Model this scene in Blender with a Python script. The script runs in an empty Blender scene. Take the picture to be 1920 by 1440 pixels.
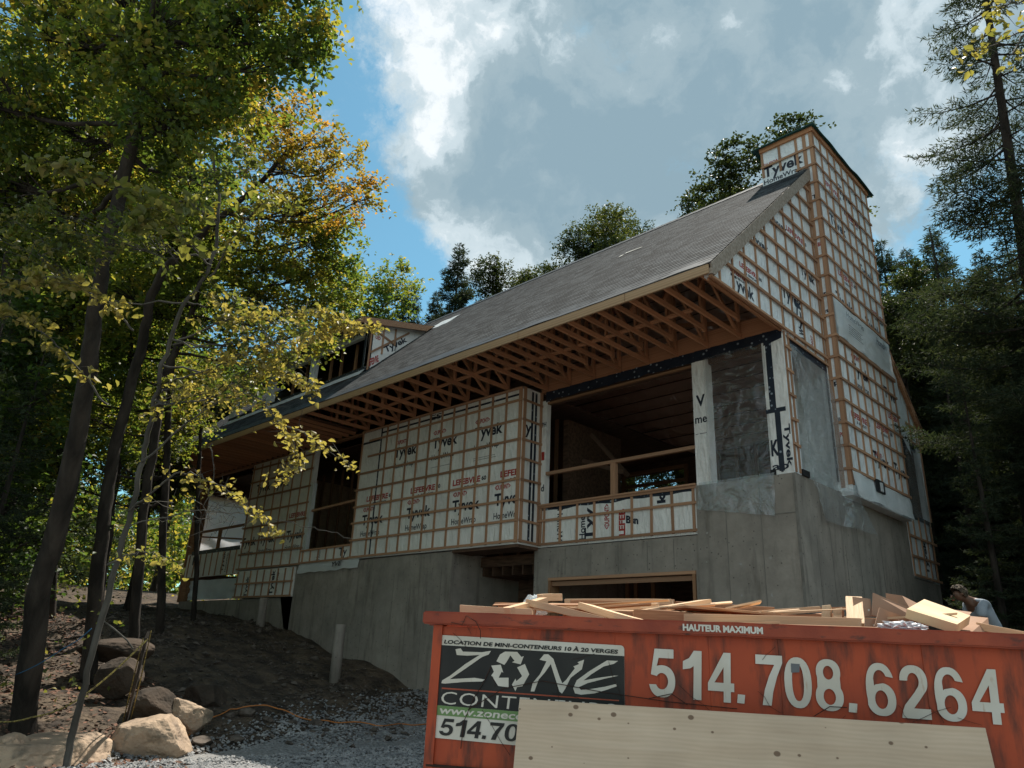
import bpy, bmesh, math, random
import numpy as np
from mathutils import Vector, Matrix, noise

random.seed(7)
rng = np.random.default_rng(7)
SC = bpy.context.scene
COL = SC.collection

# ------------------------------------------------------------------ camera
F, YAW, PITCH, ROLL = 1385.7, math.radians(-45.076), math.radians(20.123), math.radians(2.547)
CAM = Vector((5.303, -12.321, -2.303))
fw = Vector((math.sin(YAW) * math.cos(PITCH), math.cos(YAW) * math.cos(PITCH), math.sin(PITCH)))
rt0 = Vector((math.cos(YAW), -math.sin(YAW), 0)); up0 = rt0.cross(fw)
RT = rt0 * math.cos(ROLL) + up0 * math.sin(ROLL)
UP = -rt0 * math.sin(ROLL) + up0 * math.cos(ROLL)
cd = bpy.data.cameras.new('camera'); cam = bpy.data.objects.new('camera', cd); COL.objects.link(cam)
m = Matrix((RT, UP, -fw)).transposed().to_4x4(); m.translation = CAM
cam.matrix_world = m
cd.sensor_width = 36; cd.lens = 36 * F / 1920; cd.clip_end = 2000; cd.clip_start = 0.05
SC.camera = cam


def A(u, v, d):
    """world point seen at pixel (u, v) of the 1920x1440 photograph, d metres into the view"""
    return CAM + (fw + RT * ((u - 960) / F) - UP * ((v - 720) / F)) * d


# ------------------------------------------------------------------ sun, sky, exposure
SUN = Vector((-0.113, 0.436, 0.893)).normalized()
SUN_POWER, SKY_POWER = 3.7, 0.12
w = bpy.data.worlds.new('World'); SC.world = w; w.use_nodes = True
nt = w.node_tree; nt.nodes.clear()


def N(t, typ, **kw):
    n = t.nodes.new(typ)
    for k, v in kw.items():
        if k in n.inputs.keys():
            n.inputs[k].default_value = v
        else:
            setattr(n, k, v)
    return n


def build_sky():
    L = nt.links.new
    out = N(nt, 'ShaderNodeOutputWorld'); bg = N(nt, 'ShaderNodeBackground'); L(bg.outputs[0], out.inputs[0])
    bg.inputs['Strength'].default_value = SKY_POWER
    sky = N(nt, 'ShaderNodeTexSky'); sky.sky_type = 'NISHITA'; sky.sun_disc = False
    sky.sun_elevation = math.asin(SUN.z); sky.sun_rotation = math.atan2(SUN.x, SUN.y) % (2 * math.pi)
    sky.air_density = 1.0; sky.dust_density = 0.6; sky.ozone_density = 1.6; sky.altitude = 300
    tc = N(nt, 'ShaderNodeTexCoord')

    def vm(op, a, b):
        n = N(nt, 'ShaderNodeVectorMath', operation=op)
        for i, x in enumerate((a, b)):
            if isinstance(x, (tuple, Vector)): n.inputs[i].default_value = x
            elif x is not None: L(x, n.inputs[i])
        return n

    def mt(op, a, b=None, c=None, clamp=False):
        n = N(nt, 'ShaderNodeMath', operation=op); n.use_clamp = clamp
        for i, x in enumerate((a, b, c)):
            if x is None: continue
            if isinstance(x, (int, float)): n.inputs[i].default_value = x
            else: L(x, n.inputs[i])
        return n.outputs[0]
    d = tc.outputs['Generated']

    def ns(scale, detail, rough, src, off=(0, 0, 0)):
        mp = vm('ADD', src, off)
        n = N(nt, 'ShaderNodeTexNoise'); n.inputs['Scale'].default_value = scale; n.inputs['Detail'].default_value = detail
        n.inputs['Roughness'].default_value = rough; L(mp.outputs[0], n.inputs['Vector']); return n
    n1 = ns(5.5, 9, 0.62, d)
    w1 = vm('SUBTRACT', n1.outputs['Color'], (.5, .5, .5))
    w2 = N(nt, 'ShaderNodeVectorMath', operation='SCALE'); L(w1.outputs[0], w2.inputs[0]); w2.inputs['Scale'].default_value = 0.19
    dd = vm('NORMALIZE', vm('ADD', d, w2.outputs[0]).outputs[0], None).outputs[0]
    # banks of cloud: direction, inner and outer angle in degrees
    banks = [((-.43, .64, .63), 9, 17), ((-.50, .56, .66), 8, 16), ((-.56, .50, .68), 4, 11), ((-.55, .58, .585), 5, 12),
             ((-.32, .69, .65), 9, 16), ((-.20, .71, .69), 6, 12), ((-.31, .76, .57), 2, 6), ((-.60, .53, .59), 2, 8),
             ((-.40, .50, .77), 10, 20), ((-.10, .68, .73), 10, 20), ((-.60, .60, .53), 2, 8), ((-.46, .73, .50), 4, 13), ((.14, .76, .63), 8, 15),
             ((.5, .3, .8), 16, 32), ((.7, -.5, .5), 16, 34), ((-.2, -.6, .75), 18, 34), ((-.9, -.3, .35), 6, 18), ((.75, .6, .3), 8, 18), ((.1, -.9, .35), 14, 30), ((.95, -.1, .3), 10, 26), ((-.6, -.75, .4), 8, 24)]  # unseen banks outside the view, extra cover added to lift shaded surfaces
    acc = None
    for c, a, b in banks:
        c = Vector(c).normalized()
        dt = N(nt, 'ShaderNodeVectorMath', operation='DOT_PRODUCT'); L(dd, dt.inputs[0]); dt.inputs[1].default_value = c
        mr = N(nt, 'ShaderNodeMapRange'); mr.interpolation_type = 'SMOOTHSTEP'; L(dt.outputs['Value'], mr.inputs[0])
        mr.inputs[1].default_value = math.cos(math.radians(b)); mr.inputs[2].default_value = math.cos(math.radians(a))
        acc = mr.outputs[0] if acc is None else mt('MAXIMUM', acc, mr.outputs[0])
    n2 = ns(6, 9, 0.62, d, (3, 1, 7)).outputs['Fac']
    n3 = ns(15, 10, 0.68, vm('ADD', d, w2.outputs[0]).outputs[0], (9, 4, 2)).outputs['Fac']
    # ragged edges: two sizes of billow added to the smooth banks
    dens = mt('ADD', acc, mt('MULTIPLY', mt('SUBTRACT', n2, 0.5), 1.5))
    dens = mt('ADD', dens, mt('MULTIPLY', mt('SUBTRACT', n3, 0.5), 1.25))
    alpha = N(nt, 'ShaderNodeMapRange'); alpha.interpolation_type = 'SMOOTHSTEP'; L(dens, alpha.inputs[0])
    alpha.inputs[1].default_value = 0.14; alpha.inputs[2].default_value = 0.80
    # thick, grey-bellied parts of the cloud
    w3 = N(nt, 'ShaderNodeVectorMath', operation='SCALE'); L(w1.outputs[0], w3.inputs[0]); w3.inputs['Scale'].default_value = 0.12
    d3 = vm('NORMALIZE', vm('ADD', d, w3.outputs[0]).outputs[0], None).outputs[0]
    thick = None
    for c, a, b in [((-.545, .56, .625), 2, 8), ((-.42, .62, .665), 2, 9), ((-.50, .63, .60), 2, 8), ((-.27, .69, .68), 4, 13), ((-.36, .71, .60), 2, 9), ((-.3, .5, .8), 8, 16), ((-.1, .6, .8), 8, 18),
                    ((.5, .3, .8), 4, 14), ((.05, .80, .60), 4, 12)]:
        dt = N(nt, 'ShaderNodeVectorMath', operation='DOT_PRODUCT'); L(d3, dt.inputs[0]); dt.inputs[1].default_value = Vector(c).normalized()
        mr = N(nt, 'ShaderNodeMapRange'); mr.interpolation_type = 'SMOOTHSTEP'; L(dt.outputs['Value'], mr.inputs[0])
        mr.inputs[1].default_value = math.cos(math.radians(b)); mr.inputs[2].default_value = math.cos(math.radians(a))
        thick = mr.outputs[0] if thick is None else mt('MAXIMUM', thick, mr.outputs[0])
    n4 = ns(5.5, 4, 0.5, d3, (1, 8, 3)).outputs['Fac']
    n5 = ns(14, 6, 0.55, d3, (4, 2, 6)).outputs['Fac']
    n6 = ns(30, 8, 0.62, vm('ADD', d, w2.outputs[0]).outputs[0], (7, 7, 1)).outputs['Fac']
    lum = mt('ADD', mt('MULTIPLY', thick, 0.44), mt('MULTIPLY', mt('SUBTRACT', n4, 0.36), 2.0))
    lum = mt('ADD', lum, mt('MULTIPLY', mt('SUBTRACT', n5, 0.5), 1.15))
    lum = mt('ADD', lum, mt('MULTIPLY', mt('SUBTRACT', n6, 0.5), 0.55))
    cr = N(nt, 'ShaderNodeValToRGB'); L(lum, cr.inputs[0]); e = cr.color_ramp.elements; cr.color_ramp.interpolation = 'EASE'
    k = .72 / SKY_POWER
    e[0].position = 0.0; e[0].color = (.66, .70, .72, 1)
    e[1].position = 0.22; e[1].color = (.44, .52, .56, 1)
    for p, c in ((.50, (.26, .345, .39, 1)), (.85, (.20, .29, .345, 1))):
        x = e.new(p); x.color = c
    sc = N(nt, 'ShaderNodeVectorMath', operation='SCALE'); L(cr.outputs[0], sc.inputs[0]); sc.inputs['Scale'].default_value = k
    skc = N(nt, 'ShaderNodeVectorMath', operation='MULTIPLY'); L(sky.outputs[0], skc.inputs[0]); skc.inputs[1].default_value = (0.47, .72, .63)
    mx = N(nt, 'ShaderNodeMix'); mx.data_type = 'RGBA'
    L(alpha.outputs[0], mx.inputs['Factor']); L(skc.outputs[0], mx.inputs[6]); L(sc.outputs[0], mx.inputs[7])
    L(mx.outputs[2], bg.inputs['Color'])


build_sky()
sl = bpy.data.lights.new('sun', 'SUN'); sl.energy = SUN_POWER; sl.angle = math.radians(0.5); sl.color = (1.0, .93, .83)
so = bpy.data.objects.new('sun', sl); COL.objects.link(so); so.rotation_euler = SUN.to_track_quat('Z', 'Y').to_euler(); so.location = SUN * 60
SC.view_settings.view_transform = 'Standard'; SC.view_settings.look = 'None'
SC.view_settings.exposure = 1.0; SC.view_settings.gamma = 1
SC.render.engine = 'CYCLES'
SC.cycles.max_bounces = 6; SC.cycles.diffuse_bounces = 5; SC.cycles.transparent_max_bounces = 8; SC.cycles.transmission_bounces = 4
SC.cycles.glossy_bounces = 2; SC.cycles.use_denoising = True; SC.cycles.caustics_reflective = False; SC.cycles.caustics_refractive = False

# ------------------------------------------------------------------ materials
MATS = {}


def mat(name, c1, c2=None, scale=4, rough=.85, stretch=(1, 1, 1), lo=.35, hi=.65, detail=5, bump=0, bscale=None, bdist=.02,
        streak=None, coord='Object', rnd=0, spec=.3, trans=None, extra=None, metal=0, bstretch=None):
    m = bpy.data.materials.new(name); m.use_nodes = True; t = m.node_tree; t.nodes.clear(); L = t.links.new
    out = N(t, 'ShaderNodeOutputMaterial'); b = N(t, 'ShaderNodeBsdfPrincipled'); b.inputs['Roughness'].default_value = rough
    b.inputs['Specular IOR Level'].default_value = spec; b.inputs['Metallic'].default_value = metal
    tc = N(t, 'ShaderNodeTexCoord'); oi = N(t, 'ShaderNodeObjectInfo')
    vec = tc.outputs[coord]
    off = N(t, 'ShaderNodeVectorMath', operation='SCALE'); cx = N(t, 'ShaderNodeCombineXYZ')
    for i in range(3): L(oi.outputs['Random'], cx.inputs[i])
    L(cx.outputs[0], off.inputs[0]); off.inputs['Scale'].default_value = 37.0 if rnd else 0.0
    ad = N(t, 'ShaderNodeVectorMath', operation='ADD'); L(vec, ad.inputs[0]); L(off.outputs[0], ad.inputs[1])
    mp = N(t, 'ShaderNodeVectorMath', operation='MULTIPLY'); L(ad.outputs[0], mp.inputs[0]); mp.inputs[1].default_value = stretch
    nz = N(t, 'ShaderNodeTexNoise'); nz.inputs['Scale'].default_value = scale; nz.inputs['Detail'].default_value = detail; L(mp.outputs[0], nz.inputs['Vector'])
    cr = N(t, 'ShaderNodeValToRGB'); L(nz.outputs['Fac'], cr.inputs[0]); e = cr.color_ramp.elements
    c2 = c2 or tuple(x * .8 for x in c1)
    e[0].position = lo; e[0].color = (*c2, 1); e[1].position = hi; e[1].color = (*c1, 1)
    col = cr.outputs[0]
    if rnd:
        hs = N(t, 'ShaderNodeHueSaturation'); L(col, hs.inputs['Color'])
        mr = N(t, 'ShaderNodeMapRange'); L(oi.outputs['Random'], mr.inputs[0]); mr.inputs[3].default_value = 1 - rnd; mr.inputs[4].default_value = 1 + rnd
        L(mr.outputs[0], hs.inputs['Value']); col = hs.outputs[0]
    if streak:
        sc_, st_, colr, amt, l2, h2 = streak
        m2 = N(t, 'ShaderNodeVectorMath', operation='MULTIPLY'); L(vec, m2.inputs[0]); m2.inputs[1].default_value = st_
        n2 = N(t, 'ShaderNodeTexNoise'); n2.inputs['Scale'].default_value = sc_; n2.inputs['Detail'].default_value = 6; n2.inputs['Roughness'].default_value = .6; L(m2.outputs[0], n2.inputs['Vector'])
        mr = N(t, 'ShaderNodeMapRange'); L(n2.outputs['Fac'], mr.inputs[0]); mr.inputs[1].default_value = l2; mr.inputs[2].default_value = h2; mr.inputs[4].default_value = amt
        mx = N(t, 'ShaderNodeMix'); mx.data_type = 'RGBA'; L(mr.outputs[0], mx.inputs['Factor']); L(col, mx.inputs[6]); mx.inputs[7].default_value = (*colr, 1)
        col = mx.outputs[2]
    if extra: col = extra(t, L, vec, col, oi)
    L(col, b.inputs['Base Color'])
    if bump:
        n3 = N(t, 'ShaderNodeTexNoise'); n3.inputs['Scale'].default_value = bscale or scale * 3; n3.inputs['Detail'].default_value = 5
        m3 = N(t, 'ShaderNodeVectorMath', operation='MULTIPLY'); L(ad.outputs[0], m3.inputs[0]); m3.inputs[1].default_value = bstretch or stretch
        L(m3.outputs[0], n3.inputs['Vector'])
        bp = N(t, 'ShaderNodeBump'); bp.inputs['Strength'].default_value = bump; bp.inputs['Distance'].default_value = bdist
        L(n3.outputs['Fac'], bp.inputs['Height']); L(bp.outputs[0], b.inputs['Normal'])
    sh = b.outputs[0]
    if trans:
        tr = N(t, 'ShaderNodeBsdfTranslucent'); ms = N(t, 'ShaderNodeMixShader'); ms.inputs[0].default_value = trans[1]
        tr.inputs['Color'].default_value = (*trans[0], 1); L(sh, ms.inputs[1]); L(tr.outputs[0], ms.inputs[2]); sh = ms.outputs[0]
    L(sh, out.inputs[0]); MATS[name] = m
    return m


def leafmat(name, stops, tr_gain=2.2, tr=.42, rough=.48, spec=.4):
    """leaf: colour by the leaf's own stored tint, light passes through"""
    m = bpy.data.materials.new(name); m.use_nodes = True; t = m.node_tree; t.nodes.clear(); L = t.links.new
    out = N(t, 'ShaderNodeOutputMaterial'); b = N(t, 'ShaderNodeBsdfPrincipled'); b.inputs['Roughness'].default_value = rough
    b.inputs['Specular IOR Level'].default_value = spec
    at = N(t, 'ShaderNodeAttribute'); at.attribute_name = 'tint'
    cr = N(t, 'ShaderNodeValToRGB'); L(at.outputs['Fac'], cr.inputs[0]); e = cr.color_ramp.elements
    e[0].position = stops[0][0]; e[0].color = (*stops[0][1], 1); e[1].position = stops[-1][0]; e[1].color = (*stops[-1][1], 1)
    for p, c in stops[1:-1]:
        x = e.new(p); x.color = (*c, 1)
    L(cr.outputs[0], b.inputs['Base Color'])
    sc = N(t, 'ShaderNodeVectorMath', operation='MULTIPLY'); L(cr.outputs[0], sc.inputs[0]); sc.inputs[1].default_value = (tr_gain, tr_gain, tr_gain * .5)
    tn = N(t, 'ShaderNodeBsdfTranslucent'); L(sc.outputs[0], tn.inputs['Color'])
    ms = N(t, 'ShaderNodeMixShader'); ms.inputs[0].default_value = tr
    L(b.outputs[0], ms.inputs[1]); L(tn.outputs[0], ms.inputs[2]); L(ms.outputs[0], out.inputs[0]); MATS[name] = m


GR = (1, 14, 14)
mat('strip_wood', (.46, .275, .165), (.28, .15, .085), 2.2, .8, GR, rnd=.22, detail=8)
mat('truss_wood', (.50, .255, .135), (.33, .155, .075), 2.2, .8, GR, rnd=.2, detail=8)
mat('fascia_wood', (.50, .35, .21), (.33, .21, .12), 1.3, .75, (.6, 9, 9), rnd=.08, detail=8)
mat('rake_wood', (.36, .31, .26), (.22, .18, .14), 3, .85, (.7, 6, 6), detail=8)
mat('stud_wood', (.30, .17, .09), (.18, .09, .045), 2, .85, GR, rnd=.2)
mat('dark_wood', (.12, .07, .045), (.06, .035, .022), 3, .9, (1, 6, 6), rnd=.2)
mat('sheathing', (.17, .10, .06), (.09, .05, .03), 14, .9)


def knots(t, L, vec, col, oi):
    v = N(t, 'ShaderNodeTexVoronoi'); v.inputs['Scale'].default_value = 1.0
    mp = N(t, 'ShaderNodeVectorMath', operation='MULTIPLY'); L(vec, mp.inputs[0]); mp.inputs[1].default_value = (5.2, 0, 6.8); v.voronoi_dimensions = '2D'
    sp = N(t, 'ShaderNodeSeparateXYZ'); cm = N(t, 'ShaderNodeCombineXYZ'); L(mp.outputs[0], sp.inputs[0]); L(sp.outputs[0], cm.inputs[0]); L(sp.outputs[2], cm.inputs[1]); L(cm.outputs[0], v.inputs['Vector'])
    sz = N(t, 'ShaderNodeSeparateColor'); L(v.outputs['Color'], sz.inputs[0])
    th = N(t, 'ShaderNodeMath', operation='MULTIPLY'); L(sz.outputs[0], th.inputs[0]); th.inputs[1].default_value = .085
    df = N(t, 'ShaderNodeMath', operation='SUBTRACT'); L(th.outputs[0], df.inputs[0]); L(v.outputs['Distance'], df.inputs[1])
    mr = N(t, 'ShaderNodeMapRange'); L(df.outputs[0], mr.inputs[0]); mr.inputs[1].default_value = -.012; mr.inputs[2].default_value = .012; mr.inputs[3].default_value = 0; mr.inputs[4].default_value = .85
    mx = N(t, 'ShaderNodeMix'); mx.data_type = 'RGBA'; L(mr.outputs[0], mx.inputs['Factor']); L(col, mx.inputs[6]); mx.inputs[7].default_value = (.13, .075, .045, 1)
    # grain lines that swing round the knots
    m2 = N(t, 'ShaderNodeVectorMath', operation='MULTIPLY'); L(vec, m2.inputs[0]); m2.inputs[1].default_value = (.9, 0, 3.2)
    wv = N(t, 'ShaderNodeTexWave'); wv.wave_type = 'BANDS'; wv.bands_direction = 'Z'; wv.inputs['Scale'].default_value = 5; wv.inputs['Distortion'].default_value = 9; wv.inputs['Detail'].default_value = 4; wv.inputs['Detail Scale'].default_value = .55
    L(m2.outputs[0], wv.inputs['Vector'])
    m3 = N(t, 'ShaderNodeMapRange'); L(wv.outputs['Fac'], m3.inputs[0]); m3.inputs[3].default_value = .95; m3.inputs[4].default_value = 1.015
    nf = N(t, 'ShaderNodeTexNoise'); nf.inputs['Scale'].default_value = 2.2; nf.inputs['Detail'].default_value = 4; L(vec, nf.inputs['Vector'])
    m4 = N(t, 'ShaderNodeMapRange'); L(nf.outputs['Fac'], m4.inputs[0]); m4.inputs[1].default_value = .3; m4.inputs[2].default_value = .7; m4.inputs[3].default_value = .86; m4.inputs[4].default_value = 1.08
    mm = N(t, 'ShaderNodeMath', operation='MULTIPLY'); L(m3.outputs[0], mm.inputs[0]); L(m4.outputs[0], mm.inputs[1])
    s = N(t, 'ShaderNodeVectorMath', operation='SCALE'); L(mx.outputs[2], s.inputs[0]); L(mm.outputs[0], s.inputs['Scale'])
    return s.outputs[0]


def pits(t, L, vec, col, oi):
    """air holes, pale slurry patches and rust tinted runs in cast concrete"""
    v = N(t, 'ShaderNodeTexVoronoi'); v.inputs['Scale'].default_value = 11; L(vec, v.inputs['Vector'])
    sz = N(t, 'ShaderNodeSeparateColor'); L(v.outputs['Color'], sz.inputs[0])
    gt = N(t, 'ShaderNodeMath', operation='GREATER_THAN'); L(sz.outputs[1], gt.inputs[0]); gt.inputs[1].default_value = .55
    mr = N(t, 'ShaderNodeMapRange'); L(v.outputs['Distance'], mr.inputs[0]); mr.inputs[1].default_value = .10; mr.inputs[2].default_value = .2; mr.inputs[3].default_value = .75; mr.inputs[4].default_value = 0
    mu = N(t, 'ShaderNodeMath', operation='MULTIPLY'); L(gt.outputs[0], mu.inputs[0]); L(mr.outputs[0], mu.inputs[1])
    mx = N(t, 'ShaderNodeMix'); mx.data_type = 'RGBA'; L(mu.outputs[0], mx.inputs['Factor']); L(col, mx.inputs[6]); mx.inputs[7].default_value = (.05, .045, .04, 1)
    n2 = N(t, 'ShaderNodeTexNoise'); n2.inputs['Scale'].default_value = 2.3; n2.inputs['Detail'].default_value = 9; n2.inputs['Roughness'].default_value = .7; L(vec, n2.inputs['Vector'])
    m2 = N(t, 'ShaderNodeMapRange'); L(n2.outputs['Fac'], m2.inputs[0]); m2.inputs[1].default_value = .3; m2.inputs[2].default_value = .72; m2.inputs[3].default_value = .76; m2.inputs[4].default_value = 1.18
    s = N(t, 'ShaderNodeVectorMath', operation='SCALE'); L(mx.outputs[2], s.inputs[0]); L(m2.outputs[0], s.inputs['Scale'])
    return s.outputs[0]


mat('plywood', (.58, .455, .335), (.53, .405, .29), 2.5, .7, (1, 1, 9), extra=knots, detail=7)
mat('lumber', (.68, .48, .315), (.52, .34, .20), 2, .75, GR, rnd=.14, detail=8, spec=.2)
mat('lumber_brown', (.42, .23, .13), (.30, .15, .08), 2, .8, GR, rnd=.1, detail=8)
mat('slab_wood', (.68, .52, .33), (.56, .40, .23), 1.2, .7, (1, 5, 1), detail=8, streak=(9, (1.5, 6, 1), (.30, .16, .08), .7, .66, .74))
mat('cardboard', (.40, .25, .17), (.34, .205, .135), 5, .9, rnd=.08)
mat('house_wrap', (.82, .82, .78), (.70, .70, .67), 1.4, .5, bump=1.0, bscale=4.5, bdist=.05, bstretch=(2.4, 1.2, .9), detail=4, spec=.25)
mat('gable_wrap', (.82, .87, .88), (.68, .73, .75), 1.6, .42, bump=1.0, bscale=5.5, bdist=.08, bstretch=(1, 1.9, .8), detail=3, spec=.3)
mat('loose_wrap', (.82, .86, .86), (.70, .74, .74), 2, .5, bump=.7, bscale=5, bdist=.05, trans=((.8, .84, .85), .3))
mat('white_sheet', (.86, .90, .94), (.78, .82, .88), 2, .5, bump=.6, bscale=4, bdist=.06, trans=((.96, .98, 1.0), .8))
mat('ink_navy', (.016, .022, .038), None, 3, .5)
mat('ink_red', (.42, .045, .035), None, 3, .5)
mat('ink_grey', (.16, .17, .18), None, 3, .6)


def dots(t, L, vec, col, oi):
    v = N(t, 'ShaderNodeTexVoronoi'); v.inputs['Scale'].default_value = 9; L(vec, v.inputs['Vector'])
    mr = N(t, 'ShaderNodeMapRange'); L(v.outputs['Distance'], mr.inputs[0]); mr.inputs[1].default_value = .16; mr.inputs[2].default_value = .24; mr.inputs[3].default_value = .7; mr.inputs[4].default_value = 0
    mx = N(t, 'ShaderNodeMix'); mx.data_type = 'RGBA'; L(mr.outputs[0], mx.inputs['Factor']); L(col, mx.inputs[6]); mx.inputs[7].default_value = (.35, .40, .45, 1)
    return mx.outputs[2]


mat('flashing_tape', (.012, .017, .028), (.02, .026, .04), 5, .4, extra=dots, bump=.3, bscale=12)
mat('concrete', (.33, .295, .25), (.235, .215, .185), .9, .9, (1, 1, .45), lo=.3, hi=.7, detail=8, bump=.35, bscale=9, bdist=.012, bstretch=(1, 1, 1),
    streak=(3.4, (1.6, 1.6, .22), (.12, .105, .085), .55, .52, .68), extra=pits)
mat('concrete_scar', (.36, .35, .32), (.26, .25, .22), 12, .95)
mat('form_line', (.15, .14, .12), (.21, .20, .175), 9, .95)
mat('shingle', (.074, .079, .082), (.041, .044, .046), 30, .9, spec=.12, detail=3, bump=.3, bscale=90, bdist=.005)
mat('membrane', (.018, .024, .028), (.03, .036, .04), 3, .6, bump=.3, bscale=6)
mat('cap_membrane', (.015, .055, .05), (.03, .10, .09), 3, .4)
mat('dumpster_paint', (.45, .075, .024), (.32, .048, .018), 2.2, .5, lo=.3, hi=.7, bump=.15, bscale=7, bdist=.01,
    streak=(5, (2.4, 2.4, .5), (.085, .028, .018), .9, .50, .68), spec=.35)
mat('rim_paint', (.36, .068, .028), (.24, .042, .02), 4, .5, bump=.2, bscale=20,
    streak=(7, (1, 1, 3), (.07, .03, .022), .9, .56, .66), spec=.35)
mat('rust_line', (.055, .025, .018), (.03, .018, .014), 20, .9)
mat('decal_white', (.66, .63, .56), (.55, .51, .43), 3, .5, streak=(8, (3, 3, .6), (.42, .27, .16), .7, .62, .7))
mat('decal_black', (.012, .012, .012), (.025, .024, .022), 4, .4, streak=(8, (3, 3, .6), (.14, .12, .1), .6, .66, .74))
mat('decal_green', (.16, .27, .10), None, 5, .5)
mat('decal_red', (.38, .08, .04), None, 5, .5)
mat('ground_mix', (.11, .082, .056), (.04, .031, .024), 2.6, .95, lo=.38, hi=.64, detail=12, bump=1, bscale=7, bdist=.14)
mat('gravel', (.36, .36, .35), (.13, .135, .14), 5, .9, rnd=0, lo=.3, hi=.7)
mat('gravel_bed', (.34, .34, .33), (.12, .12, .12), 22, .95, lo=.3, hi=.7, bump=1, bscale=40, bdist=.03)
mat('stone', (.14, .115, .095), (.06, .05, .04), 6, .9)
mat('boulder', (.46, .34, .235), (.25, .19, .14), 2.0, .9, detail=10, bump=.8, bscale=9, bdist=.04, streak=(3.5, (1, 1, 1), (.12, .105, .08), .75, .56, .68))
mat('boulder_shaded', (.075, .055, .04), (.035, .028, .021), 2.2, .95, detail=10, bump=.8, bscale=9, bdist=.04)  # shade on the bank is put into this darker copy of the boulder colour
mat('litter', (.19, .095, .062), (.075, .045, .03), 8, .9, detail=2)
mat('bark', (.055, .045, .036), (.018, .015, .012), 5, .95, (1, 1, .22), detail=9, bump=1, bscale=14, bdist=.05, bstretch=(1, 1, .2))
mat('bark_grey', (.10, .095, .082), (.045, .042, .036), 4, .9, (1, 1, .5), detail=7, bump=.5, bscale=12)
mat('cord_orange', (.55, .20, .05), None, 5, .5)
mat('rope_yellow', (.45, .36, .10), (.1, .08, .04), 30, .7)
mat('rope_blue', (.04, .16, .30), None, 5, .7)
mat('skin', (.16, .085, .055), (.13, .07, .045), 8, .5)
mat('shirt', (.30, .34, .38), (.24, .28, .32), 6, .9, bump=.4, bscale=8)
mat('trousers', (.03, .035, .05), None, 8, .9)
mat('hair', (.10, .075, .045), (.03, .02, .015), 30, .8, bump=1, bscale=40)
mat('boots', (.04, .03, .02), None, 8, .7)
mat('copper', (.20, .11, .06), None, 8, .5)
mat('foil', (.55, .55, .57), (.40, .40, .42), 9, .35, spec=.5)
mat('black_rubber', (.012, .012, .014), None, 9, .6)

GREEN, YGREEN, YEL, ORA = (.035, .065, .014), (.10, .13, .016), (.26, .22, .03), (.40, .20, .03)
leafmat('maple_leaf', [(0, (.032, .06, .018)), (.45, (.07, .105, .024)), (.8, (.14, .155, .032)), (1, (.28, .22, .05))], 2.4, .48)
leafmat('gold_leaf', [(0, (.06, .085, .02)), (.3, (.13, .135, .03)), (.6, (.27, .19, .045)), (1, (.38, .20, .05))], 2.1, .45)
leafmat('beech_leaf', [(0, (.05, .08, .02)), (.5, (.115, .13, .035)), (1, (.30, .245, .085))], 2.0, .42)
leafmat('birch_leaf', [(0, (.022, .034, .014)), (.6, (.045, .06, .02)), (1, (.11, .12, .035))], 1.6, .35)
leafmat('needles', [(0, (.018, .03, .02)), (.6, (.04, .055, .033)), (1, (.08, .09, .05))], 1.5, .3, .8, .12)
leafmat('dry_leaf', [(0, (.10, .035, .02)), (1, (.30, .12, .06))])


def plastic(name, c, alpha, gl=.12):
    m = bpy.data.materials.new(name); m.use_nodes = True; t = m.node_tree; t.nodes.clear(); L = t.links.new
    out = N(t, 'ShaderNodeOutputMaterial'); tp = N(t, 'ShaderNodeBsdfTransparent'); df = N(t, 'ShaderNodeBsdfDiffuse'); tl = N(t, 'ShaderNodeBsdfTranslucent'); g = N(t, 'ShaderNodeBsdfGlossy')
    df.inputs['Color'].default_value = (*c, 1); tl.inputs['Color'].default_value = (*c, 1); g.inputs['Roughness'].default_value = .22
    tc = N(t, 'ShaderNodeTexCoord'); nz = N(t, 'ShaderNodeTexNoise'); nz.inputs['Scale'].default_value = 1.7; nz.inputs['Detail'].default_value = 3; nz.inputs['Distortion'].default_value = 1.0
    L(tc.outputs['Object'], nz.inputs['Vector'])
    bp = N(t, 'ShaderNodeBump'); bp.inputs['Strength'].default_value = 1; bp.inputs['Distance'].default_value = .12; L(nz.outputs['Fac'], bp.inputs['Height'])
    for x in (df, g, tl): L(bp.outputs[0], x.inputs['Normal'])
    m1 = N(t, 'ShaderNodeMixShader'); m1.inputs[0].default_value = .45; L(df.outputs[0], m1.inputs[1]); L(tl.outputs[0], m1.inputs[2])
    # light caught by thin creases is painted in as higher opacity
    wv = N(t, 'ShaderNodeTexNoise'); wv.noise_type = 'RIDGED_MULTIFRACTAL'; wv.inputs['Scale'].default_value = 1.1; wv.inputs['Detail'].default_value = 4; wv.inputs['Distortion'].default_value = .8
    L(tc.outputs['Object'], wv.inputs['Vector'])
    mr = N(t, 'ShaderNodeMapRange'); L(wv.outputs['Fac'], mr.inputs[0]); mr.inputs[1].default_value = .9; mr.inputs[2].default_value = 2.0
    mr.inputs[3].default_value = alpha; mr.inputs[4].default_value = min(1, alpha * 1.9)
    m2 = N(t, 'ShaderNodeMixShader'); L(mr.outputs[0], m2.inputs[0]); L(tp.outputs[0], m2.inputs[1]); L(m1.outputs[0], m2.inputs[2])
    m3 = N(t, 'ShaderNodeMixShader'); m3.inputs[0].default_value = gl; L(m2.outputs[0], m3.inputs[1]); L(g.outputs[0], m3.inputs[2])
    L(m3.outputs[0], out.inputs[0]); MATS[name] = m


plastic('clear_plastic', (.42, .42, .42), .16, .07)
plastic('clear_plastic_fold', (.55, .60, .61), .33, .10)
plastic('vapour_barrier', (.82, .56, .44), .9, .12)

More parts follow.
